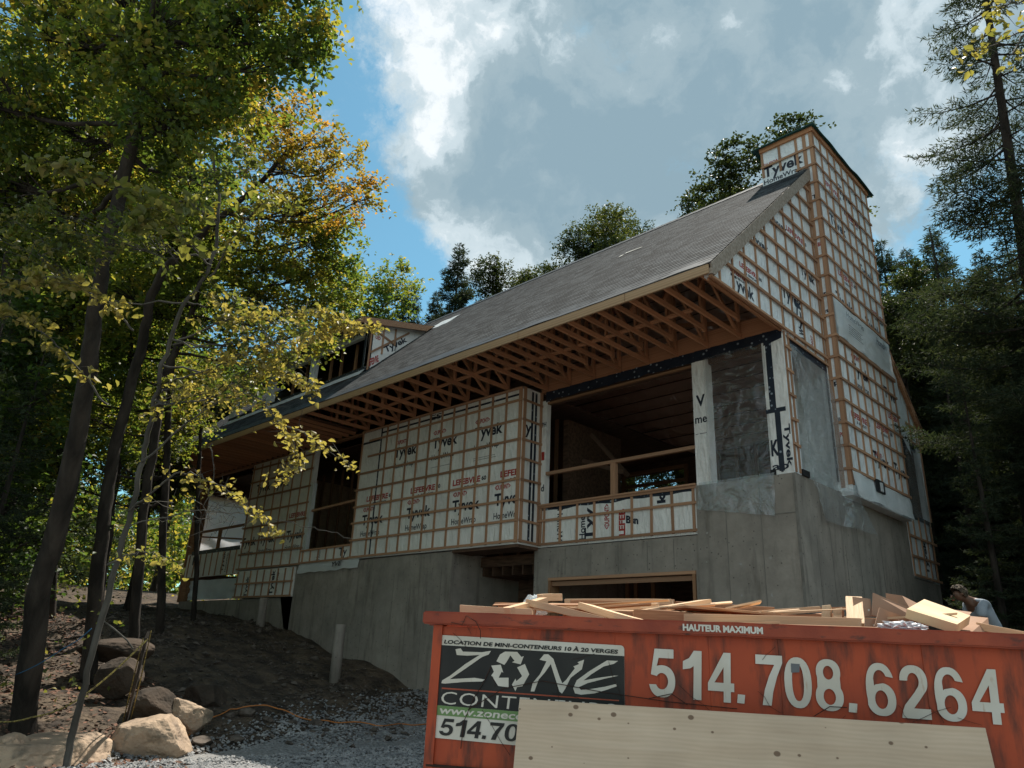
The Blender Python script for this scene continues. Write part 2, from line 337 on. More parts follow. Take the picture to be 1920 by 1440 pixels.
# ------------------------------------------------------------------ object helpers
WM = {}


def world_of(o):
    return WM.get(o.name, Matrix.Identity(4))


def link(name, data, parent=None, M=None, local=False, label=None, cat=None, group=None, kind=None):
    o = bpy.data.objects.new(name, data); COL.objects.link(o)
    M = M or Matrix.Identity(4)
    o.matrix_basis = M
    if parent is not None:
        o.parent = parent
        if local:
            WM[o.name] = world_of(parent) @ M
        else:
            o.matrix_parent_inverse = world_of(parent).inverted(); WM[o.name] = M
    else:
        WM[o.name] = M
    if label: o['label'] = label
    if cat: o['category'] = cat
    if group: o['group'] = group
    if kind: o['kind'] = kind
    return o


def empty(name, loc, label, cat, group=None, rz=0):
    return link(name, None, None, Matrix.Translation(loc) @ Matrix.Rotation(rz, 4, 'Z'), label=label, cat=cat, group=group)


def mesh(name, V, Fc, m=None, smooth=False):
    me = bpy.data.meshes.new(name); me.from_pydata([tuple(v) for v in V], [], Fc); me.update()
    if m: me.materials.append(MATS[m])
    if smooth:
        me.polygons.foreach_set('use_smooth', [True] * len(me.polygons))
    return me


class MB:
    def __init__(s): s.V = []; s.F = []

    def add(s, V, Fc):
        n = len(s.V); s.V += [tuple(v) for v in V]; s.F += [tuple(i + n for i in f) for f in Fc]; return s

    def box(s, p, q):
        x0, y0, z0 = p; x1, y1, z1 = q
        return s.add([(x0, y0, z0), (x1, y0, z0), (x1, y1, z0), (x0, y1, z0), (x0, y0, z1), (x1, y0, z1), (x1, y1, z1), (x0, y1, z1)],
                     [(0, 3, 2, 1), (4, 5, 6, 7), (0, 1, 5, 4), (1, 2, 6, 5), (2, 3, 7, 6), (3, 0, 4, 7)])

    def bar(s, a, b, w_, h_, up=(0, 0, 1)):
        M = barM(a, b, w_, h_, up)
        return s.add([M @ Vector(v) for v in CV], CF)

    def prism(s, P, d):
        """P: 3-d outline polygon, d: thickness vector"""
        n = len(P); d = Vector(d); P = [Vector(p) for p in P]
        nn = sum(((P[i] - P[0]).cross(P[(i + 1) % n] - P[0]) for i in range(1, n)), Vector())
        f = list(range(n)); b = [i + n for i in range(n)]
        if nn.dot(d) < 0: top = b[::-1]; bot = f; sd = [(i, i + n, (i + 1) % n + n, (i + 1) % n) for i in range(n)]
        else: top = b; bot = f[::-1]; sd = [(i, (i + 1) % n, (i + 1) % n + n, i + n) for i in range(n)]
        return s.add(P + [p + d for p in P], [tuple(top), tuple(bot)] + sd)

    def tube(s, pts, radii, sides=6, wob=0):
        pts = [Vector(p) for p in pts]; n = len(pts); V = []; prev = None
        for i, p in enumerate(pts):
            t = (pts[min(i + 1, n - 1)] - pts[max(i - 1, 0)]).normalized()
            if prev is None:
                a = t.orthogonal().normalized()
            else:
                a = (prev - t * prev.dot(t)).normalized()
            prev = a; b = t.cross(a)
            for k in range(sides):
                g = 2 * math.pi * k / sides; r = radii[i] * (1 + (wob * (random.random() - .5) if wob else 0))
                V.append(p + a * (math.cos(g) * r) + b * (math.sin(g) * r))
        Fc = [(i * sides + k, i * sides + (k + 1) % sides, (i + 1) * sides + (k + 1) % sides, (i + 1) * sides + k) for i in range(n - 1) for k in range(sides)]
        Fc.append(tuple(range(sides))[::-1]); Fc.append(tuple((n - 1) * sides + k for k in range(sides)))
        return s.add(V, Fc)

    def put(s, name, m, parent=None, smooth=False, **kw):
        return link(name, mesh(name, s.V, s.F, m, smooth), parent, **kw)


CV = [(-.5, -.5, -.5), (.5, -.5, -.5), (.5, .5, -.5), (-.5, .5, -.5), (-.5, -.5, .5), (.5, -.5, .5), (.5, .5, .5), (-.5, .5, .5)]
CF = [(0, 3, 2, 1), (4, 5, 6, 7), (0, 1, 5, 4), (1, 2, 6, 5), (2, 3, 7, 6), (3, 0, 4, 7)]


def barM(a, b, w_, h_, up=(0, 0, 1)):
    a = Vector(a); b = Vector(b); x = (b - a); l = x.length; x.normalize(); up = Vector(up)
    if abs(x.dot(up)) > .999: up = Vector((1, 0, 0)) if abs(x.x) < .9 else Vector((0, 1, 0))
    z = (up - x * up.dot(x)).normalized(); y = z.cross(x)
    M = Matrix((x * l, y * w_, z * h_)).transposed().to_4x4(); M.translation = (a + b) / 2
    return M


_cubes = {}


def bar(name, a, b, w_, h_, m, parent, up=(0, 0, 1), **kw):
    """one board: a shared unit block stretched from a to b"""
    if m not in _cubes: _cubes[m] = mesh('board', CV, CF, m)
    return link(name, _cubes[m], parent, barM(a, b, w_, h_, up), **kw)


def boxo(name, p, q, m, parent=None, **kw):
    return MB().box(p, q).put(name, m, parent, **kw)


_txt = {}


def textmesh(s, bold=0, shear=0, spacing=1.0):
    key = (s, bold, shear, spacing)
    if key not in _txt:
        c = bpy.data.curves.new('t', 'FONT'); c.body = s; c.offset = bold; c.shear = shear; c.space_character = spacing; c.resolution_u = 3; c.size = 1
        o = bpy.data.objects.new('t', c); COL.objects.link(o)
        me = bpy.data.meshes.new_from_object(o.evaluated_get(bpy.context.evaluated_depsgraph_get()))
        bpy.data.objects.remove(o); bpy.data.curves.remove(c)
        co = np.array([v.co[:] for v in me.vertices]); lo = co.min(0); hi = co.max(0)
        V = [((p[0] - lo[0]) / (hi[0] - lo[0]), (p[1] - lo[1]) / (hi[1] - lo[1]), 0) for p in co]
        _txt[key] = (V, [tuple(p.vertices) for p in me.polygons]); bpy.data.meshes.remove(me)
    return _txt[key]


_tm = {}


def word(name, s, O, X, Y, m, parent, bold=.02, shear=0, spacing=1.0, local=False, clip=None, nudge=0, jag=0):
    """flat printed word filling the parallelogram O, O+X, O+Y; clip: list of (point, normal) keeping the normal's side"""
    O, X, Y = Vector(O), Vector(X), Vector(Y)
    n = X.cross(Y).normalized()
    M = Matrix((X, Y, n)).transposed().to_4x4(); M.translation = O
    V, Fc = textmesh(s, bold, shear, spacing)
    if clip:
        me = mesh(name, [M @ Vector(v) for v in V], Fc, m); bm = bmesh.new(); bm.from_mesh(me)
        for p, nn in clip:
            bmesh.ops.bisect_plane(bm, geom=bm.verts[:] + bm.edges[:] + bm.faces[:], plane_co=p, plane_no=nn, clear_inner=True)
        bm.to_mesh(me); bm.free()
        if len(me.polygons) == 0: return None
        return link(name, me, parent)
    if abs(X.normalized().dot(Y.normalized())) > 1e-3:
        return link(name, mesh(name, [M @ Vector(v) for v in V], Fc, m), parent, local=local)
    k = (s, bold, shear, spacing, m)
    if k not in _tm: _tm[k] = mesh(name, V, Fc, m)
    return link(name, _tm[k], parent, M, local=local)


def sheet(name, fn, nu, nv, m, parent=None, **kw):
    V = [fn(i / nu, j / nv) for j in range(nv + 1) for i in range(nu + 1)]
    Fc = [(j * (nu + 1) + i, j * (nu + 1) + i + 1, (j + 1) * (nu + 1) + i + 1, (j + 1) * (nu + 1) + i) for j in range(nv) for i in range(nu)]
    return link(name, mesh(name, V, Fc, m, True), parent, **kw)


def nz(x, y, z=0, s=1):
    return noise.fractal(Vector((x * s, y * s, z * s)), 1.0, 2.0, 4)


def fnoise(x, y, z=0):
    return noise.noise(Vector((x, y, z)))


# ------------------------------------------------------------------ terrain
BX = [-400, -120, -60, -40, -25, -23, -19, -15.3, -12, -9.9, -8.7, -7.6, -6.6, 20, 400]
BZ = [4, 4, 1.2, .2, -1.0, -1.25, -1.5, -1.85, -2.55, -2.95, -3.2, -3.6, -3.9, -3.9, -3.9]


def sstep(a, b, x):
    t = min(1, max(0, (x - a) / (b - a))); return t * t * (3 - 2 * t)


def T(x, y):
    z = float(np.interp(x, BX, BZ))
    fac = 1 - .30 * sstep(-4, -9.5, y)
    z = -3.9 + (z + 3.9) * fac
    if x < -6 and y < -1: z -= .18 * math.exp(-((x + 9.5) / 3.0) ** 2) * sstep(-1, -4.5, y) * sstep(-10, -7, y)
    r = sstep(-5, 0, y) * 1.2 + sstep(0, 8, y) * .6
    z += r * sstep(.2, 1.6, x)
    z = z + (max(z, -.6) - z) * sstep(7.6, 10, y) + 2.2 * sstep(12, 60, y)
    rough = .16 * fnoise(x * .9, y * .9, 3) + .07 * fnoise(x * 2.7, y * 2.7, 1)
    drive = sstep(-8.2, -6.5, x + .0 * y) * sstep(1, -3, y)
    z += rough * (1 - .85 * drive)
    return z


def build_terrain():
    xs = np.concatenate([[-400, -200, -120], np.arange(-80, -26, 3.0), np.arange(-26, -16, .8), np.arange(-16, 0, .2), np.arange(0, 8, .5), np.arange(8, 40, 4.0), [60, 120, 200, 400]])
    ys = np.concatenate([[-400, -200, -100], np.arange(-60, -16, 4.0), np.arange(-16, -13, .8), np.arange(-13, 1.0, .2), np.arange(1, 14, 1.0), np.arange(14, 60, 4.0), [80, 120, 200, 400]])
    V = []
    for y in ys:
        for x in xs:
            z = T(x, y)
            if -23 < x < -.1 and -.2 < y < 7.2: z = min(z, -1.6)
            if -7.9 < x < -.1 and -.2 < y < 7.2: z = -3.9
            V.append((x, y, z))
    nx = len(xs)
    Fc = [(j * nx + i, j * nx + i + 1, (j + 1) * nx + i + 1, (j + 1) * nx + i) for j in range(len(ys) - 1) for i in range(nx - 1)]
    link('ground', mesh('ground', V, Fc, 'ground_mix', True), kind='structure')


build_terrain()


def drive_edge(y): return -7.2 + .5 * fnoise(y * .6, 2) - .25 * (y + 5)


dv_ = []; dF = []; ys_ = list(np.arange(-60, -14, 4.0)) + list(np.arange(-14, -.2, .35)); xs_ = [0, .03, .07, .12, .18, .26, .36, .5, .7, 1]
for y in ys_:
    for k in xs_:
        x0 = max(-9.5, drive_edge(max(y, -12))); x1 = 3.5 if y > -5 else 26; x = x0 + (x1 - x0) * k; dv_.append((x, y, T(x, y) + .012))
for j in range(len(ys_) - 1):
    for i in range(9): a = j * 10 + i; dF.append((a, a + 1, a + 11, a + 10))
link('driveway', mesh('driveway', dv_, dF, 'gravel_bed', True), kind='structure')


def scatter_mesh(name, pts, m, shape, tint=None):
    """many small separate pieces in one mesh; shape(p) -> verts, faces"""
    b = MB()
    for p in pts: b.add(*shape(p))
    return b.put(name, m, kind='stuff')


OCT = [(1, 0, 0), (-1, 0, 0), (0, 1, 0), (0, -1, 0), (0, 0, 1), (0, 0, -1)]
OF = [(0, 2, 4), (2, 1, 4), (1, 3, 4), (3, 0, 4), (2, 0, 5), (1, 2, 5), (3, 1, 5), (0, 3, 5)]


def pebble(p):
    x, y, r = p; a = random.random() * 6.28; c, s = math.cos(a), math.sin(a)
    z = T(x, y) + r * .25 + .014; sx, sy, sz = r * random.uniform(.6, 1.3), r * random.uniform(.6, 1.1), r * random.uniform(.35, .8)
    tl = random.uniform(-.5, .5)
    V = []
    for v in OCT:
        vx, vy, vz = v[0] * sx + random.uniform(-.3, .3) * r, v[1] * sy + random.uniform(-.3, .3) * r, v[2] * sz + v[0] * tl * sx
        V.append((x + vx * c - vy * s, y + vx * s + vy * c, z + vz))
    return V, OF


def edge_x(y):   # where the crushed stone of the driveway gives way to the dirt bank
    return -7.6 + .5 * fnoise(y * .6, 2) - .25 * (y + 5)


pts = []
while len(pts) < 34000:
    x, y = random.uniform(-10.5, 1.5), random.uniform(-10.5, -.3)
    if x > edge_x(y) - abs(random.gauss(0, .35)) and (x < 1.5) and (x - 5.3) * -1 > 3: pts.append((x, y, random.uniform(.018, .042)))
scatter_mesh('crushed_stone', pts, 'gravel', pebble)
pts = []
while len(pts) < 4200:
    x, y = random.uniform(-20, -6.5), random.uniform(-7, -.9)
    k = abs(fnoise(x * .5, y * .5, 5))
    if random.random() < .25 + k: pts.append((x, y, random.uniform(.012, .04) if random.random() < .93 else random.uniform(.04, .10)))
scatter_mesh('bank_stones', pts, 'stone', pebble)


def litter(p):
    x, y, r = p; z = T(x, y) + random.uniform(.005, .07); a = random.random() * 6.28
    u = Vector((math.cos(a), math.sin(a), random.uniform(-.5, .5))) * r; v = Vector((-math.sin(a), math.cos(a), random.uniform(-.6, .6))) * r * .55
    c = Vector((x, y, z)); return [c - u, c + v, c + u, c - v], [(0, 1, 2, 3)]


pts = []
while len(pts) < 16000:
    x = random.uniform(-24, -3.5); y = random.uniform(-15, -6)
    if y < -6.3 - .45 * (x + 7.6) or x < -11:
        if y < -7.4 + .0 * x or x < -9: pts.append((x, y, random.uniform(.025, .06)))
lt = scatter_mesh('leaf_litter', pts, 'litter', litter)

# ------------------------------------------------------------------ the timber-framed house
XL, YF, ZE, RS = -23.25, -.653, 3.80, .946      # far end, front wall plane, roof height at the eave edge, roof slope
YO, YR, YB = -2.70, 2.273, 7.571                # eave edge, ridge, rear eave
ZR = ZE + RS * (YR - YO)
house = empty('unfinished_house', (-11.6, 3.4, -3.9), 'unfinished wood house in white printed wrap and strapping on a concrete base', 'house')


def roofz(y, off=0): return (ZE + RS * (y - YO) if y < YR else ZR - RS * (y - YR)) + off


mat('deck_wood', (.62, .47, .32), (.50, .36, .23), 12, .8)
# concrete
fd = MB()
fd.box((-15.2, YF + .02, -4.6), (-8.15, YF + .27, -.06))
fd.box((-23.25, YF + .02, -3.2), (-15.2, YF + .27, -.97))
fd.add([(-15.9, YF + .02, -.97), (-15.2, YF + .02, -.97), (-15.2, YF + .02, -2.4)], [(0, 2, 1)])
fd.box((-8.4, YF + .27, -4.6), (-8.15, 7.1, -.06))
fd.box((-6.1, .0, -4.6), (-5.66, .25, -.06)); fd.box((-5.66, .0, -.70), (-2.04, .25, -.06)); fd.box((-2.04, .0, -4.6), (-1.95, .25, -.06))
fd.box((-6.1, .25, -4.6), (-5.85, 7.1, -.06))
fd.box((-1.95, -.045, -4.6), (-.0, .25, .862))
fd.box((-.25, .25, -4.6), (.0, 5.55, .862)); fd.box((-.25, 5.55, -4.6), (0, 7.36, -.36))
fd.box((-19.4, 7.1, -3.5), (-.25, 7.36, -.36)); fd.box((-23.25, YF + .27, -3.2), (-23.0, 7.1, -1.1))
found = fd.put('foundation_wall', 'concrete', house)
bpyseams = MB()
for x in np.arange(-14.6, -8.3, .61):
    if random.random() < .7: bpyseams.box((x - .004, YF + .015, -4.2), (x + .004, YF + .0205, random.uniform(-.9, -.1)))
for x in (-1.35, -.68): bpyseams.box((x - .005, -.050, -4), (x + .005, -.0445, .8 - .4 * (x < -1)))
bpyseams.box((-.42, -.053, .17), (-.012, -.0445, .185)); bpyseams.box((-.05, -.056, -4), (-.005, -.044, .85))
for y in (.6, 1.2, 1.85, 2.5, 3.1, 3.7, 4.3, 4.9): bpyseams.box((-.001, y - .005, -3.4), (.005, y + .005, random.uniform(-.6, .7 if y > 2 else .1)))
for x in (-5.2, -4.5, -3.8, -3.1, -2.5): bpyseams.box((x - .005, -.007, -.66), (x + .005, .0005, -.1))
bpyseams.put('form_joint', 'form_line', found, kind='stuff')
ties = MB()
for x in (-1.75, -1.15, -.55):
    for z in (.45, -.05, -.6, -1.2):
        a = random.uniform(.012, .028); xx = x + random.uniform(-.05, .05); zz = z + random.uniform(-.05, .05)
        ties.add([(xx + a * math.cos(k) * random.uniform(.5, 1.6), -.0475, zz + a * math.sin(k) * random.uniform(.6, 1.5)) for k in np.arange(0, 6.2, .78)], [tuple(range(8))])
holes = MB()
for x in np.arange(-14.9, -8.3, .61):
    for z in (-.55, -1.2, -1.9): holes.add([(x + .28 + .014 * math.cos(k), YF + .0185, z + .014 * math.sin(k)) for k in np.arange(0, 6.2, .78)], [tuple(range(8))])
for y in np.arange(.35, 5.4, .61):
    for z in (.35, -.3, -.95): holes.add([(.0015, y + .014 * math.cos(k), z + .014 * math.sin(k)) for k in np.arange(0, 6.2, .78)], [tuple(range(8))])
holes.put('tie_hole', 'form_line', found, kind='stuff')
ties.put('tie_scar', 'concrete_scar', found, kind='stuff')
# stub wall piers
for (x, y, h, lb) in ((-9.95, -2.3, 1.2, 'tall round concrete footing post standing alone on the dirt bank, nearer to the red container'),
                      (-15.25, -1.5, .8, 'short round concrete footing post beside the far end of the house')):
    z0 = T(x, y) - .4; b = MB(); top = {-9.95: -1.81, -15.25: -1.06}[x]
    b.tube([(x, y, z0), (x, y, top - .02), (x, y, top)], [.125, .12, .112], 16); b.put('concrete_post', 'concrete', None, True, label=lb, cat='concrete post', group='footing posts on the bank')

# floors and inside
boxo('floor_deck', (-18.7, -.36, -.34), (-8.16, 7.09, -.1), 'deck_wood', house); boxo('floor_deck', (-8.15, .3, -.34), (-6.21, 7.09, -.1), 'dark_wood', house); boxo('floor_deck', (-6.2, .26, -.34), (-.26, 7.09, -.1), 'deck_wood', house)  # middle piece in darker wood to stand in for shade under the bay
for k in range(7):
    bar('floor_joist', (-8.1 + .33 * k, .35, -.44), (-8.1 + .33 * k, 2, -.44), .05, .2, 'dark_wood', house)  # shade under the bay put into the dark joist colour
bk = MB()
bk.box((-18.9, 7.12, -.1), (-11.2, 7.24, 4.0)).box((-6.4, 7.12, -.1), (-.1, 7.24, 4.0)).box((-11.2, 7.12, -.1), (-6.4, 7.24, 1.9)).box((-11.2, 7.12, 3.4), (-6.4, 7.24, 4.0))  # unseen far end left open so daylight reaches the white sheets
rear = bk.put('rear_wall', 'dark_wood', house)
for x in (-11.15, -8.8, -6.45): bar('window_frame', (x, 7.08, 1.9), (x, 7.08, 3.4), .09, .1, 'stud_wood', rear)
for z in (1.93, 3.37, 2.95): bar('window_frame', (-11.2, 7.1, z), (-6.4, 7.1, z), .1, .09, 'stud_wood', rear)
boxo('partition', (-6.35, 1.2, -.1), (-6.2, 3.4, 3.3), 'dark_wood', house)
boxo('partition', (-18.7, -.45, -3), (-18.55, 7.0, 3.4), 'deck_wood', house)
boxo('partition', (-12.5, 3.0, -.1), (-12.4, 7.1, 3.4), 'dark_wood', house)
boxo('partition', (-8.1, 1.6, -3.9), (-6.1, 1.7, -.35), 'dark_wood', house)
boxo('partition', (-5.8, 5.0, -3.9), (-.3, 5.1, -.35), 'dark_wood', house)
for x in (-7.75, -6.95): bar('door_frame', (x, 1.55, -3.9), (x, 1.55, -1.25), .09, .06, 'stud_wood', house)
bar('door_frame', (-7.8, 1.55, -1.2), (-6.9, 1.55, -1.2), .06, .09, 'stud_wood', house)
for x in np.arange(-22, -6.5, .61): bar('wall_stud', (x, 1.4, 0), (x, 1.4, 3.45), .045, .1, 'stud_wood', house)
for x in np.arange(-5.9, -.3, .61): bar('wall_stud', (x, 6.9, 0), (x, 6.9, 3.6), .045, .1, 'stud_wood', house)
for x in (-5.75, -5.5, -5.0): bar('wall_stud', (x, 3.0, -3.9), (x, 3.0, -.4), .045, .1, 'stud_wood', house)
# garage opening lining
for a, b in (((-5.62, .12, -3.9), (-5.62, .12, -.76)), ((-2.08, .12, -3.9), (-2.08, .12, -.76))): bar('door_lining', a, b, .3, .06, 'stud_wood', house, up=(1, 0, 0))
bar('door_lining', (-5.66, .12, -.735), (-2.04, .12, -.735), .3, .06, 'strip_wood', house)
bar('door_lining', (-5.6, .05, -.83), (-2.1, .05, -.83), .04, .09, 'strip_wood', house)

# ---- walls covered with wrap and strapping
ST = 'strip_wood'


def vstrip(P, x, z0, z1, parent, wd=.054, th=.022, off=.0):
    """P maps (along, up, out) to the world"""
    o = P(0, 0, 1) - P(0, 0, 0)
    jit = random.uniform(-.006, .006); jx = random.uniform(-.006, .006)
    bar('furring_strip', P(x + jx, z0 + jit, off + th / 2), P(x - jx, z1 + jit, off + th / 2), wd, th, ST, parent, up=o)


def hstrip(P, z, x0, x1, parent, wd=.052, th=.022, off=.022):
    o = P(0, 0, 1) - P(0, 0, 0)
    j = random.uniform(-.012, .012)
    bar('furring_strip', P(x0, z + j, off + th / 2), P(x1, z - j * .5, off + th / 2), wd, th, ST, parent, up=o)


def logo(P, x, z, parent, clip=None, sc=1.0, what='dth', rot=False):
    """printed words of the wrap, x, z = left end of the big word's base line"""
    def w_(s, a, b, wd, ht, m_, bold=.02):
        if rot: O = P(x - b * sc, z + a * sc, .0025); X = P(x - b * sc, z + (a + wd) * sc, .0025) - O; Y = P(x - (b + ht) * sc, z + a * sc, .0025) - O
        else: O = P(x + a * sc, z + b * sc, .0025); X = P(x + (a + wd) * sc, z + b * sc, .0025) - O; Y = P(x + a * sc, z + (b + ht) * sc, .0025) - O
        word('printed_word', s, O, X, Y, m_, parent, bold=bold, clip=clip)
    if 't' in what: w_('Tyvek', 0, -.08, .96, .37, 'ink_navy', .03)
    if 'd' in what: w_('<DUPONT>', .0, .37, .50, .12, 'ink_red', .04)
    if 'h' in what:
        w_('HomeWrap', 0, -.34, .86, .19, 'ink_navy', .015)
        for k, l in enumerate((.8, .74, .78)):
            if not rot and random.random() < .6:
                z_ = z + (-.44 - .05 * k) * sc; q = P(x, z_, .0025); e = P(x + l * sc, z_, .0025); up_ = P(x, z_ + .012 * sc, .0025) - q
                link('printed_rule', mesh('printed_rule', [q, e, e + up_, q + up_], [(0, 1, 2, 3)], 'ink_grey'), parent) if not clip else None
    if 'l' in what:
        w_('LEFEBVRE', 0, 0, .98, .15, 'ink_red', .04); w_('& BENOIT', .3, -.11, .62, .07, 'ink_navy', .03)
        w_('60', 1.02, .02, .16, .11, 'ink_navy', .04)


def front(y): return lambda a, b, c: Vector((a, y - c, b))          # facing the camera's left side


def side(x): return lambda a, b, c: Vector((x + c, a, b))           # facing +x


PB = front(YF - .02)
# bay
bay = boxo('bay_wall', (-12.42, YF - .02, -.03), (-6.0, YF + .14, 3.6), 'house_wrap', house)
bayside = boxo('bay_return_wall', (-6.16, YF + .14, -.03), (-6.0, .0, 3.6), 'house_wrap', house)
for k in range(14):
    x = -6.05 - .4675 * k
    if k == 13: x = -12.36
    vstrip(PB, x, 0, 3.6 if k != 12 else 1.9, bay, wd=.1 if k == 0 else .06)
for z in (.03, .48, .94, 1.40, 1.87, 2.33, 2.80, 3.27): hstrip(PB, z, -12.45 if z < 2 else -12.0 if z > 2.5 else -12.4, -5.985, bay)
hstrip(PB, 3.57, -12.4, -6.0, bay)
cb = [((-12.4, 0, 0), (1, 0, 0)), ((-6.0, 0, 0), (-1, 0, 0))]
for x in (-10.78, -9.17, -7.58): logo(PB, x, 2.57, bay)
for x in (-11.98, -10.01, -8.23, -6.78): logo(PB, x, .85, bay, clip=cb)
for x in (-11.87, -9.92, -8.27, -6.62): logo(PB, x, 1.5, bay, clip=cb, what='l')
word('printed_word', 'ES', PB(-9.35, 3.38, .003), (.45, 0, 0), (0, 0, .14), 'ink_navy', bay)
tp = [(-11.5, 0, -11.44, 3.6), (-12.35, 3.2, -11.5, 3.26)]
for x0, z0, x1, z1 in tp: boxo('seam_tape', (x0, YF - .024, z0), (x1, YF - .0195, z1), 'flashing_tape', bay)
boxo('seam_tape', (-11.44, YF - .024, 3.40), (-6.1, YF - .0195, 3.45), 'flashing_tape', bay)
PS = side(-6.0)
for y in (-.60, -.03): vstrip(PS, y, 0, 3.6, bayside, wd=.09)
for z in (.03, .48, .94, 1.40, 1.87, 2.33, 2.80, 3.27): hstrip(PS, z, -.68, .02, bayside)
for y in (-.33, -.21): boxo('seam_tape', (-5.9995, y - .035, .05), (-5.996, y + .035, 3.55), 'flashing_tape', bayside)
word('printed_word', 'y', PS(-.55, 2.4, .004), (0, .2, 0), (0, 0, .3), 'ink_navy', bayside)
boxo('corner_wrap', (-6.0, -.002, .9), (-5.84, .14, 3.4), 'house_wrap', house)
PW = front(-.002)
word('printed_word', 'PH', PW(-5.98, 2.75, .003), (.13, 0, 0), (0, 0, .12), 'ink_navy', house)
word('printed_word', 'I', PW(-5.97, 1.95, .003), (.09, 0, 0), (0, 0, .2), 'ink_red', house, bold=.06)
word('printed_word', 'd', PW(-5.96, 1.22, .003), (.09, 0, 0), (0, 0, .16), 'ink_navy', house)
# underside of the bay
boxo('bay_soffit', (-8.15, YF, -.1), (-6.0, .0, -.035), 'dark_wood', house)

# wall left of the first opening
wl = boxo('left_wall', (-18.95, YF - .02, -.05), (-14.92, YF + .14, 3.55), 'house_wrap', house)
for k in range(8): vstrip(PB, -15.02 - .545 * k, 0, 3.5, wl)
for z in (-.02, .45, .86, 1.33, 1.82, 2.33, 2.88, 3.35): hstrip(PB, z, -18.97, -14.9, wl)
for x, z in ((-18.48, 2.5), (-17.3, 2.5), (-17.68, .74), (-16.0, .74), (-18.9, .72)): logo(PB, x, z, wl, what='th' if z < 1 else 't', clip=[((-18.95, 0, 0), (1, 0, 0)), ((-14.92, 0, 0), (-1, 0, 0))])
logo(PB, -16.0, 1.42, wl, what='l', clip=[((-14.92, 0, 0), (-1, 0, 0))])
boxo('edge_wrap', (-14.96, YF - .03, .35), (-14.78, YF + .1, 2.4), 'loose_wrap', wl)
wl2 = boxo('lower_left_wall', (-18.86, YF - .02, -.95), (-15.22, YF + .1, -.08), 'house_wrap', house)
for k in range(9): vstrip(PB, -15.3 - .437 * k, -.93, -.1, wl2)
for z in (-.92, -.5): hstrip(PB, z, -18.87, -15.2, wl2)
logo(PB, -16.35, -.9, wl2, what='th', rot=True, sc=.8); logo(PB, -18.0, -.93, wl2, what='t', rot=True, sc=.7)
# low wall under the first opening and the loose flap beneath it
gl = boxo('sill_wall', (-14.92, YF - .02, -.05), (-12.42, YF + .14, .36), 'house_wrap', house)
for k in range(6): vstrip(PB, -12.75 - .42 * k, 0, .34, gl)
hstrip(PB, .36, -14.95, -12.4, gl); hstrip(PB, -.0, -14.95, -12.4, gl)
word('printed_word', 'Hom', PB(-13.9, .04, .003), (0, 0, .26), (-.2, 0, 0), 'ink_grey', gl); word('printed_word', 'Ty', PB(-12.95, .02, .003), (.4, 0, 0), (0, 0, .3), 'ink_navy', gl)
sheet('wrap_flap', lambda u, v: (-15.0 + 3.1 * u, YF - .03 - .03 * fnoise(u * 9, v * 2) - .02 * v, -.04 - (.27 + .05 * fnoise(u * 7, 3)) * v * (1 - .15 * u)), 30, 4, 'loose_wrap', gl)
word('printed_word', 'YVE', (-13.2, YF - .085, -.2), (.5, 0, .02), (.06, 0, .13), 'ink_navy', gl)
bar('opening_rail', (-14.9, YF + .06, 1.55), (-12.42, YF + .06, 1.63), .09, .06, 'strip_wood', house)
for x in (-14.3, -13.6, -13.0): bar('wall_stud', (x, .9, 0), (x, .9, 3.4), .05, .1, 'dark_wood', house)
# far opening
gf = boxo('far_sill_wall', (-23.1, YF - .02, -.14), (-18.95, YF + .1, .70), 'house_wrap', house)
for k in range(9): vstrip(PB, -19.2 - .46 * k, -.12, .66, gf)
logo(PB, -20.0, -.05, gf, what='th', rot=True, sc=.75); word('printed_word', 'r', PB(-22.6, .3, .003), (.5, 0, 0), (0, 0, .3), 'ink_navy', gf)
boxo('sill_tape', (-22.8, YF - .025, .66), (-19.0, YF - .019, .80), 'flashing_tape', gf)
for a, b, h_ in (((-22.7, YF + .05, 1.50), (-18.95, YF + .05, 1.50), .07), ((-22.7, YF + .05, 1.36), (-18.95, YF + .05, 1.0), .05)): bar('opening_rail', a, b, .09, h_, 'stud_wood', house)
bar('opening_stud', (-20.85, YF + .04, .7), (-20.85, YF + .04, 1.48), .09, .12, 'stud_wood', house, up=(1, 0, 0))
boxo('corner_post', (-23.25, YF, -.97), (-22.82, YF + .25, 3.5), 'stud_wood', house)
boxo('corner_strip', (-23.33, YF - .03, -1.0), (-23.25, YF + .1, 3.5), 'strip_wood', house)
# far gable end: open bays closed with white sheets that the daylight shines through
fg = MB(); fg.box((-23.25, 3.4, 2.95), (-23.1, 7.1, 3.6)).box((-23.25, YF + .25, 2.95), (-23.1, 3.4, 3.6)).box((-23.25, YF + .25, -.2), (-23.1, 7.1, .1)).box((-23.25, 3.4, .1), (-23.1, 3.6, 2.95))
fg.prism([(-23.25, YO + .4, 3.6), (-23.25, 7.3, 3.6), (-23.25, YR, ZR - .15)], (.12, 0, 0))
fg.put('far_gable_wall', 'sheathing', house)
sheet('white_tarp', lambda u, v: (-23.05 + .05 * fnoise(u * 4, v * 5), YF + .3 + 3.1 * u, .5 + 2.5 * v), 24, 24, 'white_sheet', None,
      label='white sheet closing the far gable opening, glowing behind the upper left window rail', cat='sheet', group='white sheets at the far end')
sheet('white_tarp', lambda u, v: (-22.75 + 3.75 * u, YF + .1 + .08 * fnoise(u * 5, v * 3) + .03 * fnoise(u * 14, v * 9), -.93 + .68 * v + .04 * fnoise(u * 3, 5) * v), 40, 14, 'loose_wrap', None,
      label='crumpled white sheet filling the low window under the far wall panel', cat='sheet', group='white sheets at the far end')

